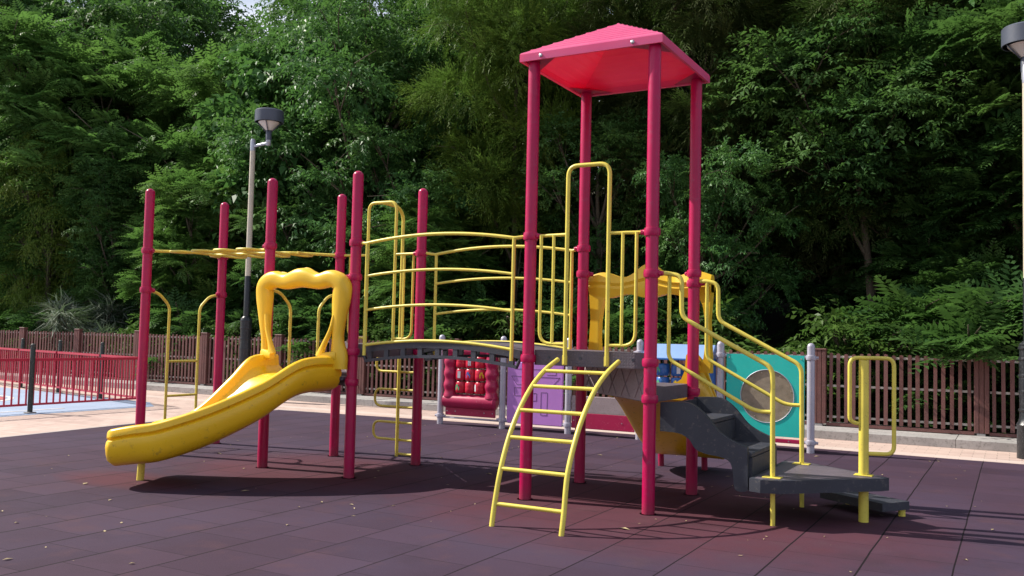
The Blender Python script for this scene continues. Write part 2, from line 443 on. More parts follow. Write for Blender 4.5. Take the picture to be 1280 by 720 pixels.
post(-3.27, 1.2, 3.19, [(2.44, l), (2.0, (0, -1)), (1.3,)])
post(-2.066, 1.2, 3.19, [(2.44, l), (1.30,)])
post(-5.27, 0, 3.19, [(2.44, r_), (1.96, (.3, 1))])
post(-5.27, 1.2, 3.19, [(2.47, r_), (1.96, (.3, -1))])

# roof: four-sided, with stepped courses
rf = MB()
cx, cy, hw = .6, .6, .705; z0, ax = 4.10, 4.57
def roof_ring(t, dz=0, inset=0):
    h = (hw - inset) * (1 - t); z = z0 + .06 + (ax - z0 - .06) * t + dz
    return [(cx - h, cy - h, z), (cx + h, cy - h, z), (cx + h, cy + h, z), (cx - h, cy + h, z)]
rings = [[(cx - hw + .03, cy - hw + .03, z0 - .012), (cx + hw - .03, cy - hw + .03, z0 - .012), (cx + hw - .03, cy + hw - .03, z0 - .012), (cx - hw + .03, cy + hw - .03, z0 - .012)],
         [(cx - hw, cy - hw, z0 - .015), (cx + hw, cy - hw, z0 - .015), (cx + hw, cy + hw, z0 - .015), (cx - hw, cy + hw, z0 - .015)],
         [(cx - hw, cy - hw, z0 + .055), (cx + hw, cy - hw, z0 + .055), (cx + hw, cy + hw, z0 + .055), (cx - hw, cy + hw, z0 + .055)]]
K = 9
for k in range(K):
    rings.append(roof_ring(k / K + .012, .004)); rings.append(roof_ring((k + .93) / K, .002)); 
    if k < K - 1: rings.append(roof_ring((k + .97) / K, .010))
rings.append(roof_ring(.985, .01))
under = [roof_ring(.97, -.02)]
for k in range(K - 1, -1, -1):
    under.append(roof_ring((k + .9) / K, -.022, .02)); under.append(roof_ring((k + .1) / K, -.016, .02))
vs = [p for r in rings + under for p in r]; R = len(rings) + len(under); fs = []
for i in range(R - 1):
    for k in range(4):
        q = (k + 1) % 4; fs.append((i * 4 + k, i * 4 + q, (i + 1) * 4 + q, (i + 1) * 4 + k))
for k in range(4):
    q = (k + 1) % 4; fs.append(((R - 1) * 4 + k, (R - 1) * 4 + q, q, k))
# subdivide faces lengthwise is not needed: the courses run round the roof
rf.add(vs, fs, False)
roof = rf.build('roof', 'roof', T)
for px_, py_ in ((0, 0), (1.2, 0), (0, 1.2), (1.2, 1.2)):
    sx_ = 1 if px_ < .6 else -1; sy_ = 1 if py_ < .6 else -1
    br_ = MB(); br_.add([(px_ - sx_ * .09, py_ - sy_ * .09, z0 + .0), (px_ + sx_ * .28, py_ - sy_ * .09, z0 + .0), (px_ - sx_ * .09, py_ + sy_ * .28, z0 + .0), (px_ + sx_ * .02, py_ + sy_ * .02, z0 + .05)], [(0, 1, 3), (0, 3, 2), (1, 2, 3), (0, 2, 1)], False); br_.build('corner_bracket', 'crimson', roof)
for bx in (.12, 1.03):
    mb = MB(); mb.lathe([(.018, 0), (.018, -.006), (.008, -.012)], (bx, cy - hw - .001, z0 + .02), 10, 'y'); mb.build('bolt', 'bolt', roof)

# decks: each tower is split into an upper and a lower triangle
DK = []
def tri_deck(pts, z, th, name='deck'):
    mb = MB(); mb.prism(pts, lambda p: (p[0], p[1], z - th), lambda p: (p[0], p[1], z))
    DK.append(mb.build(name, 'deck', T)); return DK[-1]
e = .07
tri_deck([(e, .03), (1.2 - e, .03), (1.15, .09), (.09, 1.14), (.03, 1.13), (.03, e)], 1.38, .14)
tri_deck([(1.17, .09), (1.17, 1.13), (1.13, 1.17), (.1, 1.17)], 1.075, .13)
tri_deck([(-2.1, .10), (-2.1, 1.13), (-2.14, 1.17), (-3.17, 1.17)], 1.38, .14)
tri_deck([(-3.24, 1.11), (-3.24, .06), (-3.2, .03), (-2.14, .03), (-2.13, .06)], 1.075, .13)
# bolts and slots on the visible edge of the upper deck
for x in (.2, .52, .86, 1.03): sl = MB(); sl.lathe([(.014, 0), (.014, -.005)], (x, .029, 1.315), 8, 'y'); sl.build('bolt', 'girder', DK[0])
# sloping fascia under the tower edge towards the bridge
# risers on the diagonals, with a moulded criss-cross pattern
def riser(a, b_, z0, z1, flip):
    A, B = Vector(a), Vector(b_); L = (B - A).length; D = (B - A) / L; N = Vector((-D.y, D.x, 0)) * flip
    mb = MB(); P = lambda s, z, t: A + D * s + N * t + Vector((0, 0, z))
    mb.add([P(0, z0, 0), P(L, z0, 0), P(L, z1, 0), P(0, z1, 0), P(0, z0, .02), P(L, z0, .02), P(L, z1, .02), P(0, z1, .02)],
           [(0, 1, 2, 3), (7, 6, 5, 4), (0, 4, 5, 1), (3, 2, 6, 7), (0, 3, 7, 4), (1, 5, 6, 2)], False)
    o = mb.build('riser', 'riser', T)
    mb = MB()
    n = 5
    for i in range(n):
        s0 = L * (i + .15) / n; s1 = L * (i + .85) / n
        for p, q in (((s0, z1 - .02), (s1, z0 + .02)), ((s1, z1 - .02), (s0 + .03, z0 + .02))):
            mb.tube([P(p[0], p[1], -.001), P((p[0] + q[0]) / 2 + .01, (p[1] + q[1]) / 2, -.003), P(q[0], q[1], -.001)], .006, 6)
    tag(mb.build('moulded_grooves', 'riser_dark', o))
    return o
riser((1.16, .05, 0), (.05, 1.16, 0), .955, 1.235, -1)
riser((-2.08, .05, 0), (-3.16, 1.13, 0), .955, 1.235, -1)

# bridge
bx0, bx1 = -1.97, -.10
def bz(x, base=1.355, rise=.075):
    t = (x - bx0) / (bx1 - bx0); return base + rise * 4 * t * (1 - t)
bridge = MB()
for i in range(17):
    xa_, xb_ = bx0 + (bx1 - bx0) * i / 17 + .004, bx0 + (bx1 - bx0) * (i + 1) / 17 - .004
    bridge.add([(xa_, .10, bz(xa_)), (xb_, .10, bz(xb_)), (xb_, 1.10, bz(xb_)), (xa_, 1.10, bz(xa_)),
                (xa_, .10, bz(xa_) - .03), (xb_, .10, bz(xb_) - .03), (xb_, 1.10, bz(xb_) - .03), (xa_, 1.10, bz(xa_) - .03)],
               [(0, 1, 2, 3), (7, 6, 5, 4), (0, 4, 5, 1), (3, 2, 6, 7), (0, 3, 7, 4), (1, 5, 6, 2)], False)
bridge_o = bridge.build('bridge', 'deck', T)
for yb in (.045, 1.145):
    g = MB(); N = 60
    xs_ = [bx0 + (bx1 - bx0) * i / N for i in range(N + 1)]
    def strip(za, zb, x_a, x_b):
        X = [x_a + (x_b - x_a) * i / 12 for i in range(13)]
        ring_ = []
        for x in X:
            ring_.append([(x, yb - .02, bz(x) + za), (x, yb + .02, bz(x) + za), (x, yb + .02, bz(x) + zb), (x, yb - .02, bz(x) + zb)])
        g.loft(ring_, False)
    for k in range(4):
        a_ = bx0 + (bx1 - bx0) * k / 4; b2 = bx0 + (bx1 - bx0) * (k + 1) / 4
        strip(-.065, .012, a_, b2); strip(-.165, -.135, max(a_, bx0 + .04), min(b2, bx1 - .04))
    for k in range(9):
        x = bx0 + .10 + (bx1 - bx0 - .2) * k / 8
        g.box(x - .026, x + .026, yb - .017, yb + .017, bz(x) - .137, bz(x) - .063)
    g.tube([(bx0 + .0, yb, bz(bx0) - .05), (bx0 + .045, yb, bz(bx0 + .05) - .15)], .018, 8)
    g.tube([(bx1 - .0, yb, bz(bx1) - .05), (bx1 - .045, yb, bz(bx1 - .05) - .15)], .018, 8)
    g.build('girder', 'girder', bridge_o)
# bridge railings
YT = 'yellow_tube'
for yb in (-.012, 1.212):
    rail = MB(); s = -1 if yb < 0 else 1
    y = yb + s * .03
    def arc(zc, rise, xa_, xb_, n=18):
        return [(xa_ + (xb_ - xa_) * i / n, y, zc + rise * 4 * (i / n) * (1 - i / n)) for i in range(n + 1)]
    rail.tube([(-2.0, 0 if yb < 0 else 1.2, 2.44)] + arc(2.425, .07, -1.9, -.15) + [(-.05, 0 if yb < 0 else 1.2, 2.44)], .017)
    for z in (2.085, 1.735): rail.tube(arc(z, .058, -1.885, -.155), .0145)
    rail.tube(arc(1.375, .062, -1.885, -.155), .0155)
    rail.tube([(-1.885, y, 2.43), (-1.885, y, 1.27)], .018); rail.tube([(-.155, y, 2.43), (-.155, y, 1.27)], .018)
    rail.build('bridge_railing', YT, T)

# arch panels (grab arch plus two half barriers) on the front of the tower and the back of the left tower
def arch_panel(xa_, y, sgn, hl=True, hr=True, off=.0):
    c = xa_ + .6
    mb = MB(); y2 = y + sgn * .035
    mb.tube(fillet([(c - .205, y2, 1.26), (c - .205, y2, 3.07), (c + .205, y2, 3.07), (c + .205, y2, 1.26)], .10, 7), .0195)
    arch = mb.build('grab_arch', YT, T)
    for s in (-1, 1):
        mb = MB(); X = lambda d: c + s * d
        mb.tube([(X(.545), y, 2.44), (X(.205), y2, 2.44)], .0155)
        mb.tube(fillet([(X(.47), y2, 2.44), (X(.47), y2, 1.44), (X(.205), y2, 1.44)], .12, 6), .0155)
        mb.tube([(X(.34), y2, 2.44), (X(.34), y2, 1.44)], .0145)
        mb.build('side_barrier', YT, arch)
    for s in (-1, 1):
        mb = MB(); mb.box(c + s * .205 - .022, c + s * .205 + .022, y2 - .012 + sgn * .003, y2 + .012 + sgn * .003, 1.25, 1.34, .004); mb.build('foot_plate', YT, arch)
arch_panel(0, 0, -1)
arch_panel(-3.27, 1.2, 1)
# left side of the upper deck left tower and tower side over the bridge need no barrier (bridge openings)
# open side of left tower facing the rungs: two bent grab bars; same at the far end
def grab_pair(x, sgn, z_low, rungs=()):
    px_ = x
    xx = x + sgn * .09
    A = MB()
    A.tube(fillet([(px_, .05, 1.955), (xx, .19, 1.93), (xx, .36, 1.78), (xx, .36, z_low)], .07, 5), .0175)
    A.tube(fillet([(px_, 1.15, 1.955), (xx, 1.0, 1.93), (xx, .84, 1.78), (xx, .84, z_low)], .07, 5), .0175)
    o = A.build('grab_rail', YT, T)
    for z in rungs:
        B = MB(); B.tube([(xx, .36, z), (xx, .84, z)], .0155); B.build('rung', YT, o)
grab_pair(-3.27, .0, 1.05)
grab_pair(-5.27, .05, -.01, (.24, .66, 1.09))
# overhead loop ladder between the two ends
ov = MB(); z = 2.45
ov.tube(fillet([(-5.27, .05, 2.44), (-5.14, .26, z), (-5.12, .42, z), (-4.25, .46, z), (-3.72, .42, z), (-3.60, .25, z), (-3.30, .05, 2.44)], .12, 6), .0185)
ov.tube(fillet([(-5.27, 1.15, 2.46), (-5.16, .98, z), (-5.10, .80, z), (-4.25, .76, z), (-3.72, .80, z), (-3.58, .96, z), (-3.30, 1.15, 2.44)], .12, 6), .0185)
ovo = ov.build('overhead_ladder', YT, T)
for k in range(4):
    x = -4.95 + k * .37
    mb = MB(); mb.tube(fillet([(x - .11, .44, z), (x - .11, .12, z - .015), (x + .11, .12, z - .015), (x + .11, 1.08, z - .015), (x + .26, 1.08, z - .015), (x + .26, .78, z)], .09, 5), .0155)
    mb.build('loop_rung', YT, ovo)

# front arched ladder
side = [(-1.21, -.01), (-1.17, .17), (-1.10, .44), (-.97, .69), (-.80, .90), (-.59, 1.08), (-.35, 1.21), (-.10, 1.30)]
lad = MB()
for x in (.355, .945): lad.tube(crom([(x + (0 if z_ > .2 else (-.01 if x < .6 else .01)), y_, z_) for y_, z_ in side], 5), .021)
lado = lad.build('arched_ladder', YT, T)
for y_, z_ in ((-1.165, .17), (-1.10, .44), (-.975, .68), (-.81, .89), (-.59, 1.08), (-.36, 1.205)):
    mb = MB(); mb.tube([(.355, y_, z_), (.945, y_, z_)], .0165); mb.build('rung', YT, lado)

# serpentine climber behind the left tower
sc_ = MB(); xc, yc = -2.67, 1.66
sc_.tube(fillet([(xc, 1.235, 3.07), (xc, yc - .1, 3.06), (xc, yc, 2.96), (xc, yc, -.01)], .10, 6), .021)
sco = sc_.build('pole_climber', YT, T)
zs = [1.10, 1.00, .83, .62, .44, .24, .05]
path = [(xc, yc, 1.28)]
pts_ = [(xc - .02, yc, 1.24), (xc - .36, yc + .02, 1.22), (xc - .36, yc + .02, 1.03), (xc + .33, yc + .02, 1.03), (xc + .33, yc + .02, .81), (xc - .37, yc + .02, .81), (xc - .37, yc + .02, .60), (xc + .33, yc + .02, .60),
        (xc + .33, yc + .02, .41), (xc - .38, yc + .02, .41), (xc - .38, yc + .02, .20), (xc + .33, yc + .02, .20), (xc + .33, yc + .02, .03), (xc, yc + .02, .03)]
mb = MB(); mb.tube(fillet(pts_, .095, 6), .0155); mb.build('climbing_loops', YT, sco)

# slides ------------------------------------------------------------------
def chute_profile(hn, hf, w=.46, base=-.13):
    """closed outline (lateral, vertical); hn / hf = rim height left / right"""
    o = []
    rr = .045
    def rim(sgn, h):
        pts = []
        for k in range(7):
            a = PI * k / 6
            pts.append((sgn * (w + rr * math.cos(a) * (1)), h + rr * math.sin(a)))
        return pts
    L = [(-w - .050, base + .09), (-w - .066, hn * .2), (-w - .052, hn * .55), (-w - .020, hn - .052)] + [(-w - .046, hn - .030)] + rim(-1, hn)[1:6] + [(-w + .042, hn - .02), (-w + .052, hn * .5), (-w + .085, .055), (-w + .16, .006)]
    Rr = [(w - .16, .006), (w - .085, .055), (w - .052, hf * .5), (w - .042, hf - .02)] + rim(1, hf)[1:6][::-1] + [(w + .046, hf - .030), (w + .020, hf - .052), (w + .052, hf * .55), (w + .066, hf * .2), (w + .050, base + .09)]
    bot = [(w + .015, base + .02), (w - .07, base - .025), (0, base - .02), (-w + .07, base - .025), (-w - .015, base + .02)]
    return L + [(0, 0)] + Rr + bot
def slide(center, heights, near_h, far_h, base_h, name_parent):
    C = center; N = len(C); rings = []
    for i in range(N):
        a = C[max(0, i - 1)]; b2 = C[min(N - 1, i + 1)]
        d = Vector((b2.x - a.x, b2.y - a.y, 0)).normalized(); nr = Vector((-d.y, d.x, 0))
        pr_ = chute_profile(near_h[i], far_h[i], .46, base_h[i])
        rings.append([C[i] - nr * s + Vector((0, 0, t)) for s, t in pr_])   # s<0 : left of travel
    # rounded exit end
    last = rings[-1]; d = Vector((C[-1].x - C[-2].x, C[-1].y - C[-2].y, 0)).normalized()
    for k, (f, adv) in enumerate(((.97, .03), (.91, .06), (.80, .085), (.64, .105), (.40, .118))):
        cz = C[-1].z + (-.02); rings.append([Vector((C[-1].x, C[-1].y, cz)) + (p - Vector((C[-1].x, C[-1].y, cz))) * f * Vector((1, 1, 1)).x + d * adv for p in last])
    mb = MB(); mb.loft(rings, True, True)
    return mb.build('slide_chute', 'slide', name_parent)
def bez(P, n):
    P = [Vector(p) for p in P]; out = []
    for i in range(n + 1):
        t = i / n; out.append(P[0] * (1 - t) ** 3 + P[1] * 3 * t * (1 - t) ** 2 + P[2] * 3 * t * t * (1 - t) + P[3] * t ** 3)
    return out
n = 40
C1 = bez([(-2.68, -.02, 0), (-2.741, -1.029, 0), (-3.264, -1.24, 0), (-3.60, -1.385, 0)], n)
KN = crom([(0, 1.05, 0), (.15, 1.022, 0), (.3, .80, 0), (.5, .58, 0), (.7, .435, 0), (.85, .39, 0), (1, .35, 0)], 8)
zk = lambda t: float(np.interp(t, [k_.x for k_ in KN], [k_.y for k_ in KN]))
def zprof(t, z0, z1):
    # flat start, steady slope, flat run-out
    s = min(max((t - .10) / .72, 0), 1); s = s * s * (3 - 2 * s) * .55 + s * .45
    return z0 + (z1 - z0) * s
sm = lambda t: t * t * (3 - 2 * t)
def clampf(v): return min(max(v, 0), 1)
for i, p in enumerate(C1): p.z = zk(i / n)
near = [.155 for i in range(n + 1)]
far = [.155 for i in range(n + 1)]
base = [-.13 - .03 * math.sin(PI * i / n) for i in range(n + 1)]
sl1 = slide(C1, None, near, far, base, T)
mb = MB(); mb.tube([(-3.60, -1.33, -.01), (-3.585, -1.33, .24)], .036, 14); mb.build('slide_leg', YT, sl1)
C2 = [Vector((.70, 1.22 + 1.80 * i / n, 0)) for i in range(n + 1)]
for i, p in enumerate(C2): p.z = zprof(i / n, 1.06, .34)
r2 = [.27 - .11 * sm(clampf((i / n - .1) / .5)) for i in range(n + 1)]
sl2 = slide(C2, None, r2, r2, base, T)
for x in (.27, .80):
    mb = MB(); mb.tube([(x, 2.95, -.01), (x, 2.92, .26)], .036, 12); mb.build('slide_leg', 'crimson', sl2)

# hoods over the slide mouths: moulded wavy arch
def hood(cx_, y_, zb, par, sgn):
    """sgn -1: faces -y"""
    def ell(path, n=14):
        P = [Vector(q[:3]) for q in path]
        dense = []; m_ = 7
        for key in range(len(path)): pass
        A = crom([tuple(q[:3]) for q in path], m_)
        Wd = crom([(q[3], q[4], 0) for q in path], m_)
        rings = []
        for i, p in enumerate(A):
            a = A[max(0, i - 1)]; b2 = A[min(len(A) - 1, i + 1)]
            t = (b2 - a).normalized(); yv = Vector((0, 1, 0)); nr = t.cross(yv).normalized()
            ring_ = []
            for k in range(n):
                an = 2 * PI * k / n
                cu, su = math.cos(an), math.sin(an)
                cu = math.copysign(abs(cu) ** .75, cu); su = math.copysign(abs(su) ** .75, su)
                ring_.append(p + nr * cu * Wd[i].x + yv * su * Wd[i].y)
            rings.append(ring_)
        return rings
    mb = MB()
    X = lambda d: cx_ + d
    main = [(X(-.49), y_, zb - .06, .060, .055), (X(-.50), y_, zb + .14, .042, .055), (X(-.525), y_, zb + .36, .066, .06), (X(-.54), y_, zb + .60, .100, .07), (X(-.53), y_, zb + .735, .095, .08),
            (X(-.40), y_, zb + .80, .092, .085), (X(-.22), y_, zb + .775, .085, .085), (X(0), y_, zb + .815, .105, .10), (X(.22), y_, zb + .775, .085, .085), (X(.40), y_, zb + .80, .092, .085),
            (X(.53), y_, zb + .735, .095, .08), (X(.53), y_, zb + .60, .105, .07), (X(.51), y_, zb + .40, .080, .06), (X(.50), y_, zb + .18, .062, .055), (X(.52), y_, zb + .0, .10, .055), (X(.52), y_, zb - .14, .10, .055)]
    mb.loft(ell(main), True, True)
    # raised lip along the top
    lip = [(X(-.46), y_ - sgn * .05, zb + .84, .02, .02), (X(-.34), y_ - sgn * .05, zb + .865, .022, .02), (X(-.18), y_ - sgn * .05, zb + .838, .022, .02), (X(0), y_ - sgn * .05, zb + .905, .024, .02),
           (X(.18), y_ - sgn * .05, zb + .838, .022, .02), (X(.34), y_ - sgn * .05, zb + .865, .022, .02), (X(.46), y_ - sgn * .05, zb + .84, .02, .02)]
    mb.loft(ell(lip, 10), True, True)
    for s in (-1, 1):
        st = [(X(s * .475), y_ + sgn * .03, zb + .42, .022, .03), (X(s * .44), y_ + sgn * .05, zb + .26, .02, .028), (X(s * .37), y_ + sgn * .07, zb + .10, .026, .03), (X(s * .33), y_ + sgn * .08, zb - .01, .045, .035)]
        mb.loft(ell(st, 10), True, True)
        ft = [(X(s * .52), y_ + sgn * .02, zb + .0, .05, .045), (X(s * .42), y_ + sgn * .05, zb - .015, .05, .045), (X(s * .33), y_ + sgn * .08, zb - .02, .045, .04)]
        mb.loft(ell(ft, 10), True, True)
    return mb.build('slide_hood', 'hood', par)
hood(-2.685, -.10, 1.26, sl1, -1)
# solid, flatter hood on the second slide
def hood_flat(cx_, y_, par):
    outer = []; K2 = 48
    def top(x): return 2.165 + .085 * math.exp(-(x / .17) ** 2) + .03 * math.cos(x * 12.5)
    def bot(x): return 1.945 - .02 * math.cos(x * 14)
    mb = MB(); X = [cx_ - .66 + 1.32 * i / K2 for i in range(K2 + 1)]
    rings = []
    for x in X:
        dx_ = x - cx_; tz = top(dx_); bz_ = bot(dx_); mid = (tz + bz_) / 2
        rings.append([(x, y_ - .045, bz_), (x, y_ - .075, mid - .03), (x, y_ - .06, mid), (x, y_ - .08, mid + .03), (x, y_ - .04, tz), (x, y_ + .04, tz), (x, y_ + .09, mid), (x, y_ + .05, bz_)])
    mb.loft(rings, True, True)
    for s in (-1, 1):
        rg = []; nw = 0 if s < 0 else .06
        for z_, wI, wO in ((2.10, .40, .66), (1.98, .45, .66), (1.85, .515, .65), (1.7, .54, .64), (1.5, .545, .65), (1.34, .53, .66), (1.18, .50, .66)):
            a_, b2 = cx_ + s * (wI + nw), cx_ + s * wO
            rg.append([(a_, y_ - .045, z_), (b2, y_ - .045, z_), (b2, y_ + .055, z_), (a_, y_ + .055, z_)])
        mb.loft(rg, True, True)
    return mb.build('slide_hood', 'hood', par)
hood_flat(.68, 1.36, sl2)
# mounting lip between deck and first slide
mb = MB(); mb.box(-3.17, -2.13, -.075, .028, 1.0, 1.045, .01); mb.build('slide_bracket', 'girder', sl1)

# stairs ------------------------------------------------------------------
def stair_side(y0, y1):
    top_ = crom([(1.26, 0, .955), (1.42, 0, .965), (1.54, 0, .955), (1.66, 0, .87), (1.78, 0, .735), (1.90, 0, .665), (2.02, 0, .62)], 4)
    bot_ = crom([(2.03, 0, .27), (1.99, 0, .255), (1.92, 0, .27), (1.905, 0, .38), (1.88, 0, .485), (1.80, 0, .525), (1.68, 0, .54), (1.58, 0, .575), (1.52, 0, .655), (1.42, 0, .70), (1.26, 0, .705)], 3)
    poly = [(p.x, p.z) for p in top_ + bot_]
    mb = MB(); mb.prism(poly, lambda p: (p[0], y0, p[1]), lambda p: (p[0], y1, p[1]))
    return mb
sto = stair_side(.10, .155).build('staircase_side', 'stair', T)
stair_side(1.045, 1.10).build('staircase_side', 'stair', T)
mb = MB()
mb.box(1.27, 1.66, .156, 1.044, .775, .815, .008); mb.box(1.63, 1.665, .157, 1.043, .60, .774); 
mb.box(1.62, 2.05, .156, 1.044, .535, .575, .008); mb.box(2.02, 2.052, .157, 1.043, .27, .534)
mb.box(1.27, 1.30, .157, 1.043, .816, .94)
mb.build('tread', 'stair', sto)
# triangular landing
PZ = .385
def rotpoly(poly, z0, z1, name, mat, par):
    mb = MB(); mb.prism(poly, lambda p: (p[0], p[1], z0), lambda p: (p[0], p[1], z1)); return mb.build(name, mat, par)
land = rotpoly([(2.06, .02), (2.16, -.02), (2.30, .02), (2.99, .70), (3.04, .78), (2.97, .86), (2.26, 1.36), (2.14, 1.40), (2.06, 1.34)], PZ - .105, PZ, 'landing', 'stair', T)
rotpoly([(2.10, .05), (2.17, .02), (2.28, .05), (2.96, .72), (3.0, .78), (2.95, .83), (2.25, 1.32), (2.14, 1.355), (2.10, 1.32)], PZ, PZ + .004, 'anti_slip_top', 'deck', land)
mb = MB()
for k in range(5): mb.box(2.45 + k * .12, 2.52 + k * .12, .2 + k * .12, .21 + k * .12, PZ - .07, PZ - .055)
# landing posts / handrails
def plate(x, y, par):
    mb = MB(); mb.box(x - .075, x + .075, y - .055, y + .055, PZ + .004, PZ + .012, .003); mb.build('foot_plate', YT, par)
def stair_rail(y, xo=0., py=0.):
    mb = MB(); R = .0205
    yp = py
    mb.tube(fillet([(1.25, yp, 2.08), (1.30, y, 2.085), (1.425 + xo, y, 2.06), (1.43 + xo, y, 1.70), (2.215 + xo, y, 1.29), (2.225 + xo, y, -.01)], .075, 6), R)
    mb.tube(fillet([(1.315 + xo, y, 2.07), (1.315 + xo, y, 1.33), (2.07 + xo, y, .925), (2.215 + xo, y, .925)], .07, 6), .0175)
    o = mb.build('handrail', YT, T); plate(2.22 + xo, y, o); return o
stair_rail(.14)
stair_rail(1.16, .03, 1.2)
mb = MB(); mb.tube([(2.84, .77, -.01), (2.84, .77, 1.365)], .041, 18)
lp = mb.build('loop_post', YT, T); plate(2.84, .77, lp)
# the loop lies along the view-facing direction of the landing
D = Vector((.94, .34, 0)).normalized(); O = Vector((2.84, .77, 0))
mb = MB()
g_ = lambda s, z: tuple(O + D * s + Vector((0, 0, z)))
mb.tube(fillet([g_(-.02, .82), g_(-.115, .84), g_(-.115, 1.385), g_(.245, 1.385), g_(.245, .575), g_(.02, .575)], .07, 6), .0175)
mb.build('grab_loop', YT, lp)
# low first step behind the landing
d1 = Vector((.82, -.57, 0)); n1_ = Vector((.57, .82, 0)); c0 = Vector((2.72, 1.14, 0))
sp = [c0 - d1 * .42 , c0 + d1 * .30, c0 + d1 * .30 + n1_ * .33, c0 - d1 * .42 + n1_ * .33]
step = rotpoly([(p.x, p.y) for p in sp], .065, .135, 'low_step', 'stair', T)
for q in (sp[2] * .92 + sp[0] * .08, sp[3] * .92 + sp[1] * .08):
    mb = MB(); mb.tube([(q.x, q.y, -.01), (q.x, q.y, .064)], .03, 12); mb.build('step_leg', YT, step)

# ------------------------------------------------------------------ play panel row behind
PB = 5.45
W_ = thing('play_panel_wall', (-1.5, PB, 0), 'row of crimson, violet, blue and turquoise play panels between silver posts behind the climbing frame', 'play panels')
PX = [-4.53, -3.33, -2.15, -.97, .26, 1.52]
for x in PX:
    mb = MB(); r = .052
    mb.lathe([(r, -.02), (r, 1.45)] + [(r * math.cos(a), 1.45 + r * math.sin(a)) for a in (.3, .6, .9, 1.2, 1.5)], (x, PB, 0), 18)
    p = mb.build('post', 'silver', W_)
    for z in (.14, 1.30):
        mb = MB(); mb.lathe([(r, -.035), (r + .014, -.03), (r + .018, 0), (r + .014, .03), (r, .035)], (x, PB, z), 16)
        mb.tube([(x - .10, PB, z), (x + .10, PB, z)], .02, 8); mb.build('clamp', 'silver', p)
for a_, b2 in zip(PX[:2], PX[1:3]):
    mb = MB(); mb.tube([(a_ + .05, PB, .12), (b2 - .05, PB, .12)], .016, 8); mb.build('cross_tube', 'silver', W_)
def barrels(x0, x1, z0, z1, nx_, nz_, r, mat, par, inks):
    for i in range(nx_):
        x = x0 + (x1 - x0) * (i + .5) / nx_
        mb = MB(); mb.tube([(x, PB, z0 - .05), (x, PB, z1 + .05)], .012, 8); mb.build('spindle', 'bolt', par)
        for j in range(nz_):
            zc = z0 + (z1 - z0) * (j + .5) / nz_; h = (z1 - z0) / nz_ / 2 - .012
            mb = MB(); mb.lathe([(r * .85, -h), (r, -h + .02), (r, -.012), (r * .985, 0), (r, .012), (r, h - .02), (r * .85, h)], (x, PB, zc), 14)
            c = mb.build('turning_barrel', mat, par)
            ink = inks.get((i, j))
            if ink:
                mb = MB(); n = 7; rr = r + .003
                blob = ((-.5, -.5), (.5, -.5), (.55, 0), (.2, .25), (.1, .6), (-.3, .5), (-.55, .1))
                if ink[0] == 'white': blob = ((-.35, -.6), (.35, -.6), (.35, .6), (-.35, .6))
                mb.add([(x + math.sin(u_ * .75 + ink[1]) * rr, PB - math.cos(u_ * .75 + ink[1]) * rr, zc + v_ * h) for u_, v_ in blob], [tuple(range(len(blob)))], False)
                mb.build('printed_picture', {'white': 'white', 'green': 'green_ink', 'blue': 'blue_ink', 'yellow': 'yellow_ink'}[ink[0]], c)
# crimson panel with turning barrels
fr = MB(); x0, x1 = -4.46, -3.42
for s, xx in ((-1, x0 + .12), (1, x1 - .12)):
    prof = []
    for k in range(37):
        z_ = .47 + .78 * k / 36; prof.append((.108 + .010 * math.cos((z_ - .47) / .78 * 2 * PI * 4), z_))
    fr.lathe([(.05, .45)] + prof + [(.05, 1.27)], (xx, PB, 0), 18)
fr.lathe([(.06, 0), (.115, .03), (.12, .5), (.12, .9), (.115, 1.0 - .0), (.06, 1.03)], (x0 + .0, PB, .40), 18, 'x')
fr.lathe([(.06, 0), (.10, .03), (.10, 1.0), (.06, 1.03)], (x0, PB, 1.24), 18, 'x')
fro = fr.build('barrel_panel', 'red_plastic', W_); fro['label'] = 'crimson puffy frame panel with nine turning barrels'
barrels(x0 + .24, x1 - .24, .53, 1.16, 3, 3, .100, 'barrel_red', fro, {(0, 0): ('green', -.2), (0, 1): ('white', .1), (1, 1): ('blue', 0), (2, 0): ('white', -.6), (2, 1): ('yellow', .7), (1, 2): ('white', .2)})
def bar(x0, x1, z0, z1, mat, name='lower_board'):
    mb = MB(); mb.box(x0, x1, PB - .02, PB + .02, z0, z1, .006); o = mb.build(name, mat, W_)
    for x in (x0 + .04, x0 + .2, x1 - .2, x1 - .04):
        q = MB(); q.lathe([(.010, 0), (.010, -.005)], (x, PB - .021, (z0 + z1) / 2), 8, 'y'); q.build('bolt', 'bolt', o)
    return o
bar(-4.42, -3.46, .16, .30, 'red_plastic')
# violet panel with routed lines: a house front
mb = MB(); mb.box(-3.24, -2.24, PB - .02, PB + .02, .10, 1.09, .012); vp = mb.build('violet_panel', 'purple', W_); vp['label'] = 'violet flat panel with engraved outlines'
def line(pts, par, closed=False, r=.003, y=None):
    mb = MB(); y = PB - .021 if y is None else y
    P = [(p[0], y, p[1]) for p in pts]
    if closed: P.append(P[0])
    for a, b2 in zip(P, P[1:]): mb.tube([a, b2], r, 5)
    mb.build('engraved_line', 'groove', par)
line([(-3.13, .98), (-2.36, .98), (-2.36, .90), (-2.52, .90)], vp); line([(-3.16, .86), (-2.29, .86), (-2.42, .73), (-3.06, .73)], vp, True)
line([(-2.82, .48), (-2.70, .48), (-2.70, .60), (-2.82, .60)], vp, True); line([(-2.62, .26), (-2.51, .26), (-2.51, .62), (-2.62, .62)], vp, True)
line([(-3.1, .55), (-2.95, .55), (-2.95, .68), (-3.1, .68)], vp, True)
# third bay: low board only
bar(-2.08, -1.04, .10, .34, 'red_plastic'); bar(-2.08, -1.04, .345, .60, 'riser')
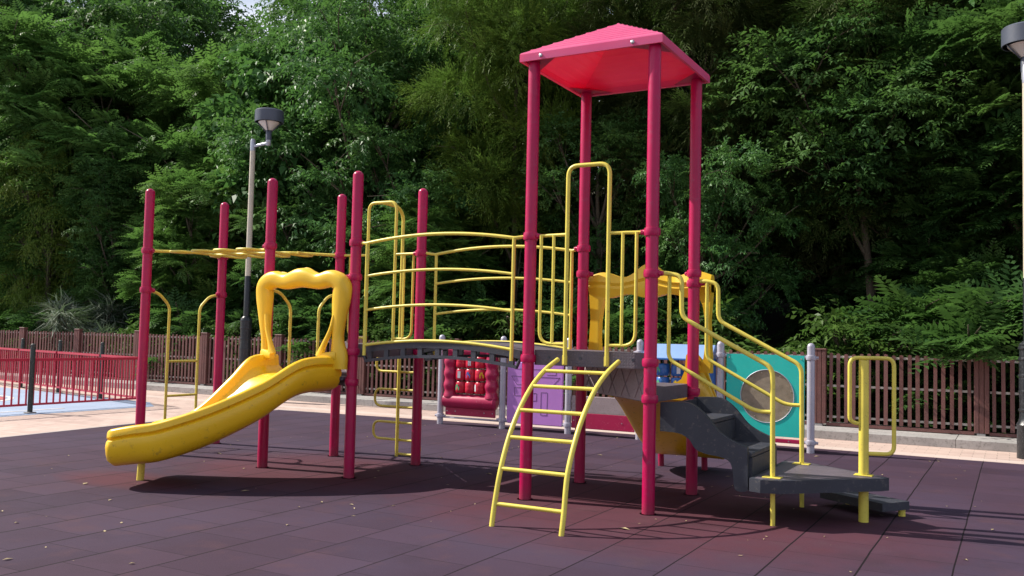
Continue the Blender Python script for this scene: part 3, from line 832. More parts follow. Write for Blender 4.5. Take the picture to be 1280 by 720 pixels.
# blue panel
bl = MB(); x0, x1 = -.90, .19
bl.box(x0, x0 + .16, PB - .03, PB + .05, .25, 1.25, .02); bl.box(x1 - .20, x1, PB - .03, PB + .05, .25, 1.25, .02); bl.box(x0, x1, PB - .03, PB + .05, .16, .30, .02)
blo = bl.build('blue_panel', 'blue', W_); blo['label'] = 'blue panel with barrels under a pale blue canopy'
rb = MB()
rb.prism([(PB - .16, 1.235), (PB + .10, 1.235), (PB + .10, 1.44), (PB + .02, 1.44)], lambda p: (x0 + .02, p[0], p[1]), lambda p: (x1 - .02, p[0], p[1]))
rb.build('canopy', 'pale_blue', blo)
rb = MB(); rb.box(x0, x1, PB - .165, PB + .10, 1.205, 1.232, .006); rb.build('canopy_edge', 'blue', blo)
barrels(x0 + .18, x1 - .22, .36, 1.16, 3, 4, .10, 'blue', blo, {(0, 3): ('green', -.5), (0, 2): ('green', -.4), (1, 2): ('yellow', 0), (1, 3): ('white', .4), (0, 1): ('yellow', .2), (2, 2): ('white', 0)})
# turquoise panel with round window
tp = MB(); x0, x1, za, zb = .355, 1.435, .195, 1.325; cx_, cz_, rr = .93, .745, .365; n = 48
def sqpt(a):
    c_, s_ = math.cos(a), math.sin(a)
    tx = ((x1 - cx_) if c_ > 0 else (x0 - cx_)) / c_ if abs(c_) > 1e-9 else 1e9
    tz = ((zb - cz_) if s_ > 0 else (za - cz_)) / s_ if abs(s_) > 1e-9 else 1e9
    t = min(tx, tz); return (cx_ + c_ * t, cz_ + s_ * t)
angs = sorted([2 * PI * k / n for k in range(n)] + [math.atan2(z_ - cz_, x_ - cx_) % (2 * PI) for x_ in (x0, x1) for z_ in (za, zb)])
nn = len(angs); vs = []
for y_ in (PB - .022, PB + .022):
    for a in angs: q = sqpt(a); vs.append((q[0], y_, q[1]))
    for a in angs: vs.append((cx_ + rr * math.cos(a), y_, cz_ + rr * math.sin(a)))
fs = []
for i in range(nn):
    j = (i + 1) % nn
    fs += [(i, j, nn + j, nn + i), (2 * nn + i, 3 * nn + i, 3 * nn + j, 2 * nn + j), (i, 2 * nn + i, 2 * nn + j, j), (nn + i, nn + j, 3 * nn + j, 3 * nn + i)]
tp.add(vs, fs, False); tpo = tp.build('turquoise_panel', 'teal', W_); tpo['label'] = 'turquoise square panel with round window'
mb = MB(); mb.lathe([(rr + .014, -.012), (rr + .014, .012)], (cx_, PB, cz_), 48, 'y'); mb.build('window', 'window', tpo)
mb = MB()
ringp = [(cx_ + (rr + .004) * math.cos(2 * PI * k / 48), PB - .024, cz_ + (rr + .004) * math.sin(2 * PI * k / 48)) for k in range(48)]
mb.tube(ringp, .006, 6, closed=True); mb.build('window_rim', 'silver', tpo)
for k in range(8):
    a = 2 * PI * (k + .3) / 8; q = MB(); q.lathe([(.009, 0), (.009, -.006)], (cx_ + (rr - .03) * math.cos(a), PB - .013, cz_ + (rr - .03) * math.sin(a)), 8, 'y'); q.build('bolt', 'bolt', tpo)
for x, z_ in ((x0 + .04, za + .05), (x1 - .04, za + .05), (x0 + .04, zb - .05), (x1 - .04, zb - .05)):
    q = MB(); q.lathe([(.010, 0), (.010, -.006)], (x, PB - .023, z_), 8, 'y'); q.build('bolt', 'bolt', tpo)
bar(.36, 1.43, .11, .165, 'red_plastic')

# ------------------------------------------------------------------ picket fence
FB = 8.45; FX = [5.94 + 2.42 - 2.42 * k for k in range(16)]   # post positions, right to left
def fence_seg(xs_, label):
    F = thing('picket_fence', ((xs_[0] + xs_[-1]) / 2, FB, .12), label, 'fence', 'brown picket fence')
    for x in xs_:
        mb = MB(); h = 1.425 + rng.uniform(-.012, .012)
        for k in range(3): mb.box(x - .105 + k * .072, x - .039 + k * .072, FB - .06, FB + .055, .165, h - .03, .006)
        mb.box(x - .112, x + .112, FB - .068, FB + .062, h - .029, h, .006)
        p = mb.build('fence_post', 'wood', F)
        q = MB(); q.box(x - .07, x + .05, FB - .055, FB + .05, .118, .164); q.build('post_footing', 'kerb', p)
    for a, b2 in zip(xs_, xs_[1:]):
        lo_, hi = min(a, b2) + .115, max(a, b2) - .115
        rl = MB()
        for z in (1.285, .80, .285): rl.box(lo_, hi, FB + .014, FB + .044, z - .018, z + .018)
        bay = rl.build('fence_rail', 'fence_rail', F)
        pk = MB(); npk = 18
        for k in range(npk):
            x = lo_ + .06 + (hi - lo_ - .12) * k / (npk - 1) + rng.uniform(-.006, .006)
            zt = 1.345 + rng.uniform(-.014, .014); tl = rng.uniform(-.006, .006); w = .028 + rng.uniform(-.003, .003)
            if k in (0, npk - 1): w *= .85
            yy = rng.uniform(-.003, .003)
            pk.add([(x - w, FB - .012 + yy, .20), (x + w, FB - .012 + yy, .20), (x + w + tl, FB - .012 + yy, zt - .012), (x + tl, FB - .012 + yy, zt), (x - w + tl, FB - .012 + yy, zt - .012),
                    (x - w, FB + .012 + yy, .20), (x + w, FB + .012 + yy, .20), (x + w + tl, FB + .012 + yy, zt - .012), (x + tl, FB + .012 + yy, zt), (x - w + tl, FB + .012 + yy, zt - .012)],
                   [(0, 1, 2, 3, 4), (9, 8, 7, 6, 5), (0, 5, 6, 1), (1, 6, 7, 2), (2, 7, 8, 3), (3, 8, 9, 4), (4, 9, 5, 0)], False)
        pk.build('picket_panel', 'wood', F)
        bt = MB(); bt.box(lo_ - .01, hi + .01, FB - .015, FB + .02, .135, .185); bt.build('bottom_board', 'wood', F)
fence_seg([round(8.36 - 2.42 * k - 2.42, 3) for k in range(15)], 'long brown wooden picket fence with pale rails along the foot of the trees')

# ------------------------------------------------------------------ red railing, left
def railing(p0, p1, posts, label, z_top=.93):
    A, B = Vector((*p0, 0)), Vector((*p1, 0)); L = (B - A).length; D_ = (B - A) / L; N_ = Vector((-D_.y, D_.x, 0))
    F = thing('railing', tuple(A), label, 'railing', 'red railings round the blue ground')
    def bx(mb, s0, s1, t, z0, z1):
        c = [A + D_ * s0 + N_ * -t, A + D_ * s1 + N_ * -t, A + D_ * s1 + N_ * t, A + D_ * s0 + N_ * t]
        vs = [(p.x, p.y, z0) for p in c] + [(p.x, p.y, z1) for p in c]
        mb.add(vs, [(3, 2, 1, 0), (4, 5, 6, 7), (0, 1, 5, 4), (1, 2, 6, 5), (2, 3, 7, 6), (3, 0, 4, 7)], False)
    edges = [0] + [(Vector((*q, 0)) - A).dot(D_) for q in posts] + [L]
    for s0, s1 in zip(edges, edges[1:]):
        if s1 - s0 < .2: continue
        a, b2 = s0 + .05, s1 - .05
        tr_ = MB(); bx(tr_, a, b2, .022, z_top - .045, z_top); t_ = tr_.build('top_rail', 'redrail', F)
        lr = MB(); bx(lr, a, b2, .018, .12, .155); lr.build('bottom_rail', 'redrail', F)
        br2 = MB(); n = max(2, int((b2 - a) / .125))
        for k in range(n + 1): s = a + .015 + (b2 - a - .03) * k / n; bx(br2, s - .012, s + .012, .010, .154, z_top - .044)
        br2.build('baluster_row', 'redrail', F)
    for q in posts:
        mb = MB(); mb.lathe([(.042, -.01), (.042, 1.10), (.035, 1.12), (.035, 1.135), (.042, 1.145), (.038, 1.17), (.016, 1.185)], (q[0], q[1], 0), 14)
        p = mb.build('railing_post', 'darkpost', F)
        q2 = MB(); q2.lathe([(.1, 0), (.1, .012), (.05, .014)], (q[0], q[1], 0), 14); q2.build('base_plate', 'kerb', p)
railing((-10.88, 4.55), (-10.80, -9.5), [(-10.84, 2.26), (-10.83, .06), (-10.82, -2.14), (-10.815, -4.34), (-10.81, -6.54)], 'red railing with dark posts, nearer run beside the rubber floor')
railing((-11.0, 4.58), (-25.0, 8.05 / 1.03), [(-12.64, 4.98 / 1.0 - .0), (-14.78, 5.51), (-16.95, 6.03), (-19.1, 6.5)], 'red railing with dark posts, farther run receding towards the picket fence')

# ------------------------------------------------------------------ lamps
def lamp(x, y, hx, hy, label, dz=0.):
    F = thing('street_lamp', (x, y, 0), label, 'street lamp', 'post lamps by the fence')
    mb = MB(); mb.lathe([(.06, 2.6), (.055, 5.42)], (x, y, 0), 16); mb.build('pole', 'lamp_pole', F)
    mb = MB(); mb.lathe([(.066, 1.75), (.066, 2.66), (.06, 2.67)], (x, y, 0), 16)
    prof = [(.15, -.01), (.155, .05), (.148, .62), (.158, .65), (.13, .70)]
    z = .75
    while z < 1.74:
        prof += [(.118 + rng.uniform(-.006, .008), z)]; z += .09
    mb.lathe(prof + [(.12, 1.75), (.07, 1.80)], (x, y, 0), 18); mb.build('sleeve', 'black', F)
    wr = MB()
    for z in (.85, 1.1, 1.32, 1.55, 1.7): wr.lathe([(.125, -.02), (.132, 0), (.126, .02)], (x, y, z), 18)
    wr.build('wrap_tape', 'black', F)
    hd = MB(); hd.lathe([(.058, 5.40), (.058, 5.62), (.045, 5.66)], (x, y, 0), 14)
    hd.tube([(x, y, 5.50), (hx, hy, 5.54)], .032, 10); hd.lathe([(.04, 5.48), (.055, 5.5), (.055, 5.62)], (hx, hy, 0), 14)
    hd.build('arm', 'lamp_grey', F)
    nk = MB(); nk.lathe([(.062, 5.60), (.062, 5.80), (.05, 5.82)], (hx, hy, 0), 14); n_ = nk.build('lamp_neck', 'lamp_dark', F)
    df = MB(); df.lathe([(.065, 5.81), (.25, 6.00), (.26, 6.01), (.02, 6.02)], (hx, hy, 0), 24); df.build('diffuser', 'diffuser', F)
    sh = MB(); sh.lathe([(.285, 5.98), (.305, 5.98), (.305, 6.22), (.285, 6.24), (.0, 6.255)], (hx, hy, 0), 32)
    sh.lathe([(.285, 5.98), (.288, 6.21)], (hx, hy, 0), 32); s_ = sh.build('lamp_shade', 'lamp_dark', F)
    for k in range(4):
        a = PI / 2 * k + .5; q = MB(); q.tube([(hx + .06 * math.cos(a), hy + .06 * math.sin(a), 5.78), (hx + .29 * math.cos(a), hy + .29 * math.sin(a), 6.01)], .011, 6); q.build('strut', 'lamp_dark', s_)
    F.location.z += dz
lamp(-10.53, 6.9, -10.08, 6.9, 'cream lamp post in a black sleeve with drum lamp head, behind the left overhead rungs')
lamp(4.14, 6.9, 4.13, 7.05, 'cream lamp post in a black sleeve at the right edge of the photo', -.2)

# ------------------------------------------------------------------ foliage
def leafq(L, w, fold=.15, droop=.15):
    return np.array([[0, 0, 0], [w / 2, L * .42, L * fold * .4], [0, L, -L * droop], [-w / 2, L * .42, L * fold * .4]])
def rotm(yaw, pitch, roll):
    cy_, sy_ = math.cos(yaw), math.sin(yaw); cp, sp_ = math.cos(pitch), math.sin(pitch); cr, sr = math.cos(roll), math.sin(roll)
    Rz = np.array([[cy_, -sy_, 0], [sy_, cy_, 0], [0, 0, 1]]); Rx = np.array([[1, 0, 0], [0, cp, -sp_], [0, sp_, cp]]); Ry = np.array([[cr, 0, sr], [0, 1, 0], [-sr, 0, cr]])
    return Rz @ Rx @ Ry
def spray(kind, r):
    out = []
    if kind == 'pinnate':
        for fnd in range(4):
            L = r.uniform(.42, .62); yaw0 = (fnd - 1.5) * .5 + r.uniform(-.2, .2); pit = r.uniform(-.25, .25)
            R0 = rotm(yaw0, pit, r.uniform(-.35, .35)); n = 9
            for k in range(n):
                t = (k + 1) / n; yy = L * t; zz = -.28 * t * t * L
                s = .15 * math.sin(PI * (.18 + .78 * t)) + .02
                for sd in (-1, 1):
                    q = leafq(s, .045) @ rotm(-sd * r.uniform(.95, 1.2), r.uniform(-.25, .1), 0).T + np.array([0, yy, zz])
                    out.append(q @ R0.T)
    elif kind == 'broad':
        for k in range(9):
            L = r.uniform(.16, .27); q = leafq(L, L * .72, .25, .3) @ rotm(r.uniform(-1.7, 1.7), r.uniform(-1.0, .1), r.uniform(-.5, .5)).T
            out.append(q + np.array([r.uniform(-.16, .16), r.uniform(0, .38), r.uniform(-.12, .12)]))
    elif kind == 'medium':
        for b_ in range(3):
            R0 = rotm((b_ - 1) * .7 + r.uniform(-.2, .2), r.uniform(-.5, .2), 0); L0 = r.uniform(.3, .45)
            for k in range(10):
                t = (k + .5) / 10; L = r.uniform(.085, .13)
                q = leafq(L, L * .42, .3, .3) @ rotm((1 if k % 2 else -1) * r.uniform(.5, 1.3), r.uniform(-.7, .35), r.uniform(-.6, .6)).T + np.array([0, L0 * t, -.2 * t * t * L0])
                out.append(q @ R0.T)
    elif kind == 'fine':
        for b_ in range(7):
            R0 = rotm(r.uniform(-.9, .9), r.uniform(-.7, .5), 0); L0 = r.uniform(.35, .6)
            for k in range(11):
                t = (k + .5) / 11; L = r.uniform(.09, .15)
                q = leafq(L, .021, .1, .2) @ rotm((1 if k % 2 else -1) * r.uniform(.2, .6), r.uniform(-.3, .3), 0).T + np.array([0, L0 * t, -.35 * t * t * L0])
                out.append(q @ R0.T)
    elif kind == 'weep':
        for b_ in range(5):
            R0 = rotm(r.uniform(-1.2, 1.2), 0, 0); L0 = r.uniform(.6, 1.0)
            for k in range(13):
                t = (k + .5) / 13; L = r.uniform(.08, .13)
                q = leafq(L, .026, .1, .3) @ rotm((1 if k % 2 else -1) * r.uniform(.3, .9), r.uniform(-1.2, -.3), 0).T + np.array([0, L0 * .55 * math.sin(t * 1.5), .1 - L0 * t * t])
                out.append(q @ R0.T)
    elif kind == 'blade':
        for k in range(26):
            L = r.uniform(.3, .6); q = leafq(L, .026, .1, .5) @ rotm(r.uniform(-1.4, 1.4), r.uniform(-.1, 1.2), 0).T
            out.append(q + np.array([r.uniform(-.1, .1), 0, r.uniform(-.1, .1)]))
    return np.array(out)      # (n,4,3)
TPL = {k: [spray(k, np.random.default_rng(100 + i * 7 + j)) for j in range(5)] for i, k in enumerate(('pinnate', 'broad', 'medium', 'fine', 'weep', 'blade'))}

def crown_mesh(name, kind, lobes, mat, dens, r, flat=.5, scale=1., inner=.25):
    allq = []
    for (lx, ly, lz, rx, ry, rz) in lobes:
        area = 4 * PI * ((rx * ry + rx * rz + ry * rz) / 3)
        n = max(6, int(area * dens))
        for i in range(n):
            v = r.normal(size=3); v /= np.linalg.norm(v)
            if v[2] < -.45 and r.random() < .6: v[2] *= -.5
            rad = r.uniform(.80, 1.06) if r.random() > inner else r.uniform(.35, .8)
            bumpf = 1 + .16 * math.sin(v[0] * 5 + lx * 3) * math.cos(v[2] * 6 + ly)
            p = np.array([lx + v[0] * rx * rad * bumpf, ly + v[1] * ry * rad * bumpf, lz + v[2] * rz * rad * bumpf])
            o = v.copy(); o[2] = o[2] * (1 - flat) + .05 - (.25 if kind == 'weep' else 0); o += r.normal(size=3) * .25; o /= np.linalg.norm(o)
            up = np.array([r.normal() * .25, r.normal() * .25, 1.])
            x = np.cross(o, up); x /= np.linalg.norm(x); z = np.cross(x, o)
            B = np.stack([x, o, z])                        # rows
            t = TPL[kind][r.integers(5)]
            keep = t if r.random() > .15 else t[: len(t) // 2]
            allq.append(keep @ (B * (scale * r.uniform(.8, 1.25))) + p - o * .25 * scale)
    Q = np.concatenate(allq).reshape(-1, 3)
    me = bpy.data.meshes.new(name); nv = len(Q); nf = nv // 4
    me.vertices.add(nv); me.vertices.foreach_set('co', Q.astype(np.float32).ravel())
    me.loops.add(nv); me.loops.foreach_set('vertex_index', np.arange(nv, dtype=np.int32))
    me.polygons.add(nf); me.polygons.foreach_set('loop_start', np.arange(0, nv, 4, dtype=np.int32)); me.polygons.foreach_set('loop_total', np.full(nf, 4, dtype=np.int32))
    me.update(calc_edges=True); me.materials.append(M[mat])
    return me
def make_lobes(H, R, z0, n, r, spread=.72, sq=.8):
    lobes = []
    for i in range(n):
        t = (i + .5) / n; z = z0 + (H - z0) * (t ** .85); w = R * (math.sin(PI * min(.96, .25 + .72 * (1 - t))) ** .7)
        a = i * 2.4 + r.uniform(-.5, .5); q = w * spread * r.uniform(.35, 1.)
        s = R * r.uniform(.30, .46)
        lobes.append((q * math.cos(a), q * math.sin(a), min(z, H - s * .6), s * r.uniform(1., 1.3), s * r.uniform(.9, 1.2), s * sq * r.uniform(.7, 1.)))
    return lobes
def trunk_mesh(H, R, lobes, r, lean=.15, rad=.14):
    mb = MB(); top = H * .8; p = [Vector((0, 0, -.3))]; n = 8
    dx_, dy_ = r.uniform(-lean, lean), r.uniform(-lean, lean)
    for k in range(1, n + 1):
        t = k / n; p.append(Vector((dx_ * t * R + .08 * math.sin(t * 5), dy_ * t * R + .07 * math.sin(t * 7 + 1), top * t)))
    mb.tube(p, [rad * (1 - .72 * k / n) for k in range(n + 1)], 9)
    for L in lobes[:: max(1, len(lobes) // 12)]:
        t = min(.92, max(.12, (L[2] - .6) / top * .8)); q = p[int(t * n)]
        e_ = Vector((L[0], L[1], L[2])); mid = (q + e_) / 2 + Vector((0, 0, -.2))
        mb.tube(crom([q, mid, e_], 4), [rad * .45 * (1 - .8 * k / 8) for k in range(9)], 6)
        for s in range(3):
            f_ = e_ + Vector((r.uniform(-1, 1) * L[3], r.uniform(-1, 1) * L[4], r.uniform(-.4, 1) * L[5]))
            mb.tube([mid.lerp(e_, .6), (e_ + f_) / 2 + Vector((0, 0, .06)), f_], [.018, .012, .005], 5)
    return mb
PROTO = {}
def proto(key, kind, mat, H, R, z0, n, dens, seed, **kw):
    r = np.random.default_rng(seed)
    tk = kw.pop('trunk', True); bare = kw.pop('bare', 1.); lobes = make_lobes(H, R, z0, n, r, kw.pop('spread', .78))
    me = crown_mesh(key + '_crown', kind, lobes, mat, dens, r, **kw)
    tm = None
    if tk:
        mb = trunk_mesh(H, R, lobes if bare == 1 else lobes[::4], r, rad=.035 * H ** .7 * (.7 if bare < 1 else 1))
        tm = bpy.data.meshes.new(key + '_trunk'); tm.from_pydata([tuple(v) for v in mb.v], [], mb.f); tm.polygons.foreach_set('use_smooth', [True] * len(mb.f)); tm.update(); tm.materials.append(M['bark'])
    PROTO[key] = (me, tm, H)
proto('fern_tree', 'pinnate', 'leaf_fern', 7, 2.6, .8, 20, 5.2, 1)
proto('fern_tree2', 'pinnate', 'leaf_deep', 8, 2.8, 1.0, 20, 5.0, 2)
proto('broad_tree', 'broad', 'leaf_broad', 9, 2.8, 1.2, 20, 12, 3, flat=.3, scale=.85)
proto('medium_tree', 'medium', 'leaf_deep', 9, 2.9, .8, 22, 7.0, 4, flat=.35)
proto('medium_light', 'medium', 'leaf_broad', 7, 2.4, .3, 22, 7.5, 5, flat=.35, spread=1.0)
proto('needle_tree', 'fine', 'leaf_needle', 10, 2.6, 3.5, 18, 9.5, 6, flat=.3, bare=.3)
proto('olive_tree', 'fine', 'leaf_olive', 10, 3.0, 3.2, 22, 9.5, 7, flat=.3, bare=.3)
proto('weep_tree', 'weep', 'leaf_yellow', 8, 2.3, 1.0, 18, 6.0, 8, flat=.4)
proto('back_tree', 'medium', 'leaf_deep', 10, 3.4, 1.0, 20, 3.2, 9, flat=.35, scale=1.7)
proto('high_leafy', 'medium', 'leaf_deep', 8, 2.8, 3.8, 18, 7.0, 22, flat=.4, bare=.3)
proto('high_fern', 'pinnate', 'leaf_deep', 8, 2.7, 4.0, 15, 6.0, 21)
proto('fern_shrub', 'pinnate', 'leaf_deep', 1.9, 1.3, .3, 8, 7.5, 10, trunk=True)
proto('bright_shrub', 'medium', 'leaf_grass', 1.8, 1.2, .3, 8, 9.0, 11, trunk=True)
proto('silver_shrub', 'blade', 'leaf_silver', 1.9, 1.1, .3, 7, 6.0, 12, trunk=True)

def tree(key, name, x, y, H, yaw, label, cat='tree', group=None, wide=1.):
    me, tm, h0 = PROTO[key]; s = H / h0
    z = max(-.02, hill_z(x, y) - .05) if y > 9.4 else .1
    root = thing(name, (x, y, z), label, cat, group); root.rotation_euler = (0, 0, yaw); root.scale = (s * wide, s * wide, s)
    o = bpy.data.objects.new('crown', me); COL.objects.link(o); o.parent = root
    if tm:
        o = bpy.data.objects.new('trunk' if cat == 'tree' else 'stem', tm); COL.objects.link(o); o.parent = root
    return root
# --- trees on the slope, rear row: close the view up to the sky
G = 'dense trees on the slope behind the front row'
k = 0
for x, y, H in [(-44, 17, 15), (-39, 16, 15), (-34.5, 16.5, 15), (-30.5, 15.5, 14), (-27, 16.5, 12.6), (-22.8, 15.8, 9.5), (-18.6, 17.5, 9.6), (-36, 13.2, 14), (-41, 13.5, 14), (-15.8, 15.8, 11.0), (-12.5, 16.2, 11.5), (-9.2, 15.8, 11.5),
                (-6.2, 16.4, 11), (-3.4, 15.6, 11), (-.6, 16.2, 10.5), (2.2, 15.7, 10), (5.2, 16.3, 10.5), (8.5, 16, 10), (12, 15, 10), (-24.8, 20.5, 9.6), (-28.5, 20.5, 13), (-33, 22, 14), (-12, 21.5, 12), (-5, 21.5, 12), (2.5, 21.5, 12)]:
    tree('back_tree', 'broadleaf_tree', x, y, H, k * 1.7, 'dark dense broadleaf tree in the rear row on the slope', 'tree', G, 1.0); k += 1
# --- front rows
FT = [
 ('fern_tree', 'fern_leaved_tree', -29.5, 12.2, 9.0, .3, 'leafy green tree at the far left edge behind the fence', 1.),
 ('weep_tree', 'weeping_tree', -23.6, 11.0, 7.6, 1.0, 'tall yellow-green weeping tree over the red railing, left', 1.),
 ('fern_tree2', 'fern_leaved_tree', -26.2, 13.2, 11.5, 2.0, 'tall tree reaching the top left of the photo above the weeping tree', 1.),
 ('medium_tree', 'broadleaf_tree', -20.8, 11.6, 6.6, 1.1, 'dark tree draped with leaves left of the first crimson post', 1.),
 ('fern_tree', 'fern_leaved_tree', -21.6, 13.4, 10.0, 4.0, 'bright green feathery tree high up left of the sky gap', 1.),
 ('fern_tree', 'fern_leaved_tree', -16.4, 10.9, 5.9, 2.5, 'light green layered tree behind the overhead rungs', 1.1),
 ('broad_tree', 'large_leaved_tree', -14.4, 12.6, 9.8, .5, 'big glossy-leaved tree right above the left street lamp', 1.),
 ('medium_tree', 'broadleaf_tree', -12.0, 12.8, 10.8, 3.3, 'tall dark glossy tree right of the large-leaved tree', .95),
 ('medium_light', 'broadleaf_tree', -9.4, 11.6, 7.2, 1.9, 'glossy dotted tree above the middle of the bridge', 1.),
 ('fern_tree', 'fern_leaved_tree', -8.4, 10.6, 4.6, 5.1, 'layered feathery tree seen through the bridge railings', 1.25),
 ('fern_tree2', 'fern_leaved_tree', -12.2, 10.7, 4.7, .9, 'dark feathery tree behind the yellow hood of the left slide', 1.2),
 ('medium_tree', 'broadleaf_tree', -8.6, 13.6, 11.0, 4.4, 'dark tall tree left of the bright needle tree', .9),
 ('needle_tree', 'needle_tree', -6.5, 11.3, 10.6, .2, 'bright green needle-leaved tree beside the left corner of the pink roof', .85),
 ('medium_tree', 'broadleaf_tree', -4.4, 11.6, 6.6, 2.2, 'dark tree seen between the posts under the pink roof', 1.),
 ('olive_tree', 'needle_tree', -2.6, 12.6, 10.0, 1.2, 'dull olive needle-leaved tree above the pink roof', .95),
 ('medium_light', 'broadleaf_tree', -1.55, 10.7, 5.3, 3.9, 'sunlit glossy-leaved tree just right of the roofed tower', .85),
 ('olive_tree', 'needle_tree', .6, 12.9, 9.7, 2.6, 'dark olive needle-leaved tree overhanging the top right', 1.1),
 ('fern_tree2', 'fern_leaved_tree', .9, 13.4, 6.4, 3.7, 'shaded feathery tree behind the turquoise panel', 1.1),
 ('fern_tree2', 'fern_leaved_tree', 3.3, 12.2, 5.9, 5.5, 'shaded feathery tree left of the right lamp post', 1.05),
 ('broad_tree', 'large_leaved_tree', 5.0, 13.2, 11.5, 2.9, 'large-leaved tree at the top right beside the lamp head', .9),
 ('fern_tree2', 'fern_leaved_tree', 6.8, 11.6, 6.2, .8, 'feathery tree beyond the right lamp post at the picture edge', 1.),
]
for key, nm, x, y, H, yaw, lab, wd in FT: tree(key, nm, x, y, H, yaw, lab, 'tree', None, wd)
for key, nm, x, y, H, yaw, lab, wd in [
 ('fern_tree', 'fern_leaved_tree', -32.5, 13.0, 12.5, 5.2, 'sunlit feathery tree at the top left corner of the photo', 1.),
 ('fern_tree', 'fern_leaved_tree', -24.6, 12.6, 11.2, .9, 'sunlit feathery tree high above the yellow-green weeping tree', 1.),
 ('fern_tree', 'fern_leaved_tree', -17.6, 13.2, 9.6, 3.0, 'sunlit feathery tree just below the sky gap', .9),
 ('medium_light', 'broadleaf_tree', -11.4, 11.8, 9.6, .4, 'sunlit leafy tree right of the drum lamp head, high up', .9),
 ('high_leafy', 'broadleaf_tree', 1.5, 11.9, 7.9, .4, 'shaded small-leaved tree with a high overhanging crown above the turquoise panel', 1.1),
 ('high_fern', 'fern_leaved_tree', 4.3, 11.4, 7.4, 2.4, 'shaded feathery tree with a high crown behind the right lamp post', 1.1),
]: tree(key, nm, x, y, H, yaw, lab, 'tree', None, wd)
SH = [
 ('fern_shrub', -24.2, 9.9, 1.9, 'dark feathery shrub behind the left end of the picket fence'),
 ('silver_shrub', -19.7, 9.8, 2.2, 'silvery long-bladed shrub behind the red railing'),
 ('bright_shrub', -17.8, 9.7, 1.6, 'bright green low shrub right of the silvery one'),
 ('fern_shrub', -21.9, 10.3, 2.0, 'dark feathery shrub left of the silvery one'),
 ('fern_shrub', -15.2, 9.9, 2.2, 'dark shrub between the two far crimson posts'),
 ('bright_shrub', -12.9, 9.8, 2.1, 'rounded leafy shrub behind the left lamp post'),
 ('fern_shrub', -10.6, 9.9, 2.3, 'leafy shrub framed by the left slide hood'),
 ('bright_shrub', -8.6, 9.8, 1.9, 'leafy shrub behind the pole climber'),
 ('fern_shrub', -6.8, 9.9, 2.3, 'feathery shrub behind the bridge above the crimson panel'),
 ('bright_shrub', -5.0, 9.8, 2.2, 'leafy shrub above the violet panel'),
 ('fern_shrub', -3.4, 9.9, 2.3, 'feathery shrub seen through the tower barrier'),
 ('bright_shrub', -1.9, 9.9, 2.3, 'leafy shrub under the second slide hood'),
 ('bright_shrub', -.3, 10.1, 1.5, 'small leafy shrub above the turquoise panel'),
 ('bright_shrub', 1.5, 9.9, 2.2, 'mid green bush with thin upright leaves right of the panels'),
 ('fern_shrub', 3.2, 9.9, 2.5, 'dark fern-like shrub beside the right lamp post'),
 ('fern_shrub', 5.0, 10.0, 2.6, 'dark fern-like shrub beyond the right lamp post'),
]
for i, (key, x, y, H, lab) in enumerate(SH): tree(key, {'fern_shrub': 'feathery_shrub', 'silver_shrub': 'silvery_shrub', 'bright_shrub': 'leafy_shrub'}[key], x, y, H, i * 2.1, lab, 'shrub', None, 1.15)

UG = [(x + rng.uniform(-.3, .3), 9.3 + rng.uniform(0, .9), .25 + rng.uniform(-.08, .18), .42, .35, .34) for x in np.arange(-27, 8, .62)]
me = crown_mesh('undergrowth', 'medium', UG, 'leaf_grass', 5.5, np.random.default_rng(77), flat=.3)
uo = bpy.data.objects.new('undergrowth', me); COL.objects.link(uo); tag(uo, 'low weeds and creepers behind the picket fence', 'undergrowth', kind='stuff')
WD = [(x, 7.72 + rng.uniform(.95, 1.6), .16, .07, .05, .05) for x in rng.uniform(-16, 6, 30)]
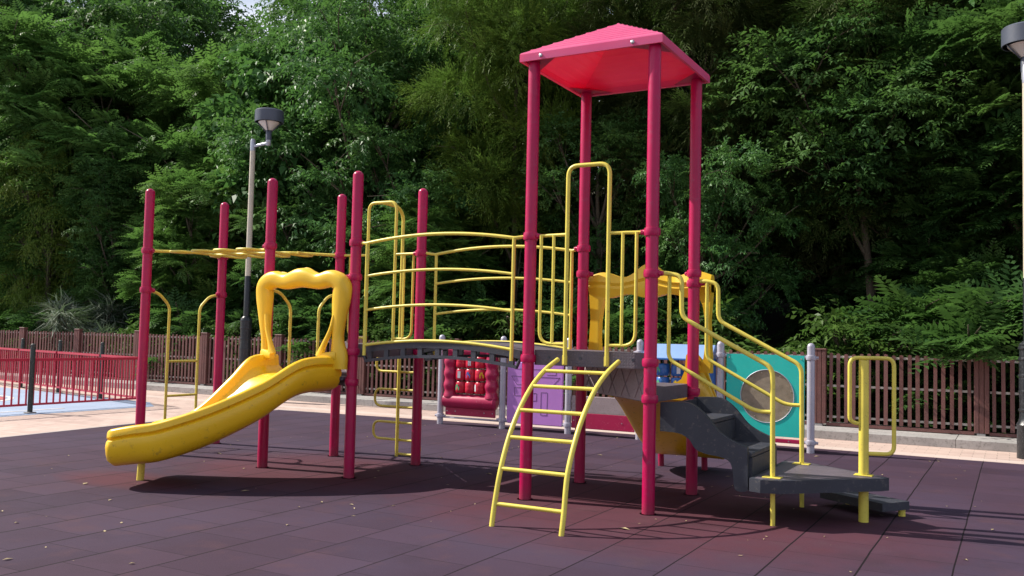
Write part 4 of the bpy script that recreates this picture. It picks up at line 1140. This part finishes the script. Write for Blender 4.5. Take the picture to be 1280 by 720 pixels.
# ------------------------------------------------------------------ camera
th, pit, rol, f = -.5049723320, .0530654172, .0230345816, 1137.1223
r0 = Vector((math.cos(th), -math.sin(th), 0)); fw = Vector((math.sin(th), math.cos(th), 0))
F_ = fw * math.cos(pit) + Vector((0, 0, math.sin(pit))); U_ = -fw * math.sin(pit) + Vector((0, 0, math.cos(pit)))
R_ = r0 * math.cos(rol) + U_ * math.sin(rol); U2 = -r0 * math.sin(rol) + U_ * math.cos(rol)
cam = bpy.data.cameras.new('camera'); cam.sensor_width = 36; cam.lens = f / 1280 * 36; cam.clip_end = 3000; cam.clip_start = .05
co = bpy.data.objects.new('camera', cam); COL.objects.link(co)
Mx = Matrix((R_, U2, -F_)).transposed().to_4x4(); Mx.translation = Vector((3.96711831, -7.51882296, 1.5)); co.matrix_world = Mx
S.camera = co

# ------------------------------------------------------------------ light
EL, AZ = math.radians(43), math.radians(11)      # shadows run towards +x, turned 11 degrees to +y
to_sun = Vector((-math.cos(AZ) * math.cos(EL), -math.sin(AZ) * math.cos(EL), math.sin(EL)))
sun = bpy.data.lights.new('sun', 'SUN'); sun.energy = 4.9; sun.angle = math.radians(.53); sun.color = (1, .94, .84)
so = bpy.data.objects.new('sun', sun); COL.objects.link(so); so.rotation_euler = to_sun.to_track_quat('Z', 'Y').to_euler(); so.location = (0, 0, 20)
w = bpy.data.worlds.new('World'); S.world = w; w.use_nodes = True; nt = w.node_tree
sky = nt.nodes.new('ShaderNodeTexSky'); sky.sky_type = 'NISHITA'; sky.sun_disc = False
sky.sun_elevation = EL; sky.sun_rotation = math.atan2(to_sun.x, to_sun.y); sky.dust_density = 1.2; sky.air_density = 1.1
bg = nt.nodes['Background']; bg.inputs['Strength'].default_value = .078
tcw = nt.nodes.new('ShaderNodeTexCoord'); mp = nt.nodes.new('ShaderNodeMapping'); mp.inputs['Scale'].default_value = (1, 1, 2.6); nt.links.new(tcw.outputs['Generated'], mp.inputs[0])
cl = noise(nt, 1.7, 7, .58, mp.outputs[0])
skc = mixc(nt, math_n(nt, 'MULTIPLY', ramp(nt, cl, .44, .58), .85), sky.outputs[0], (9.5, 9.8, 11))
nt.links.new(skc, bg.inputs[0])
S.view_settings.view_transform = 'Standard'; S.view_settings.look = 'None'; S.view_settings.gamma = 1; S.view_settings.exposure = .50
S.view_settings.use_curve_mapping = False
S.render.resolution_x = 1024; S.render.resolution_y = 576
S.cycles.max_bounces = 6; S.cycles.diffuse_bounces = 3; S.cycles.transmission_bounces = 4; S.cycles.use_denoising = True
for o in list(bpy.data.objects):
    if '_o' in o: del o['_o']
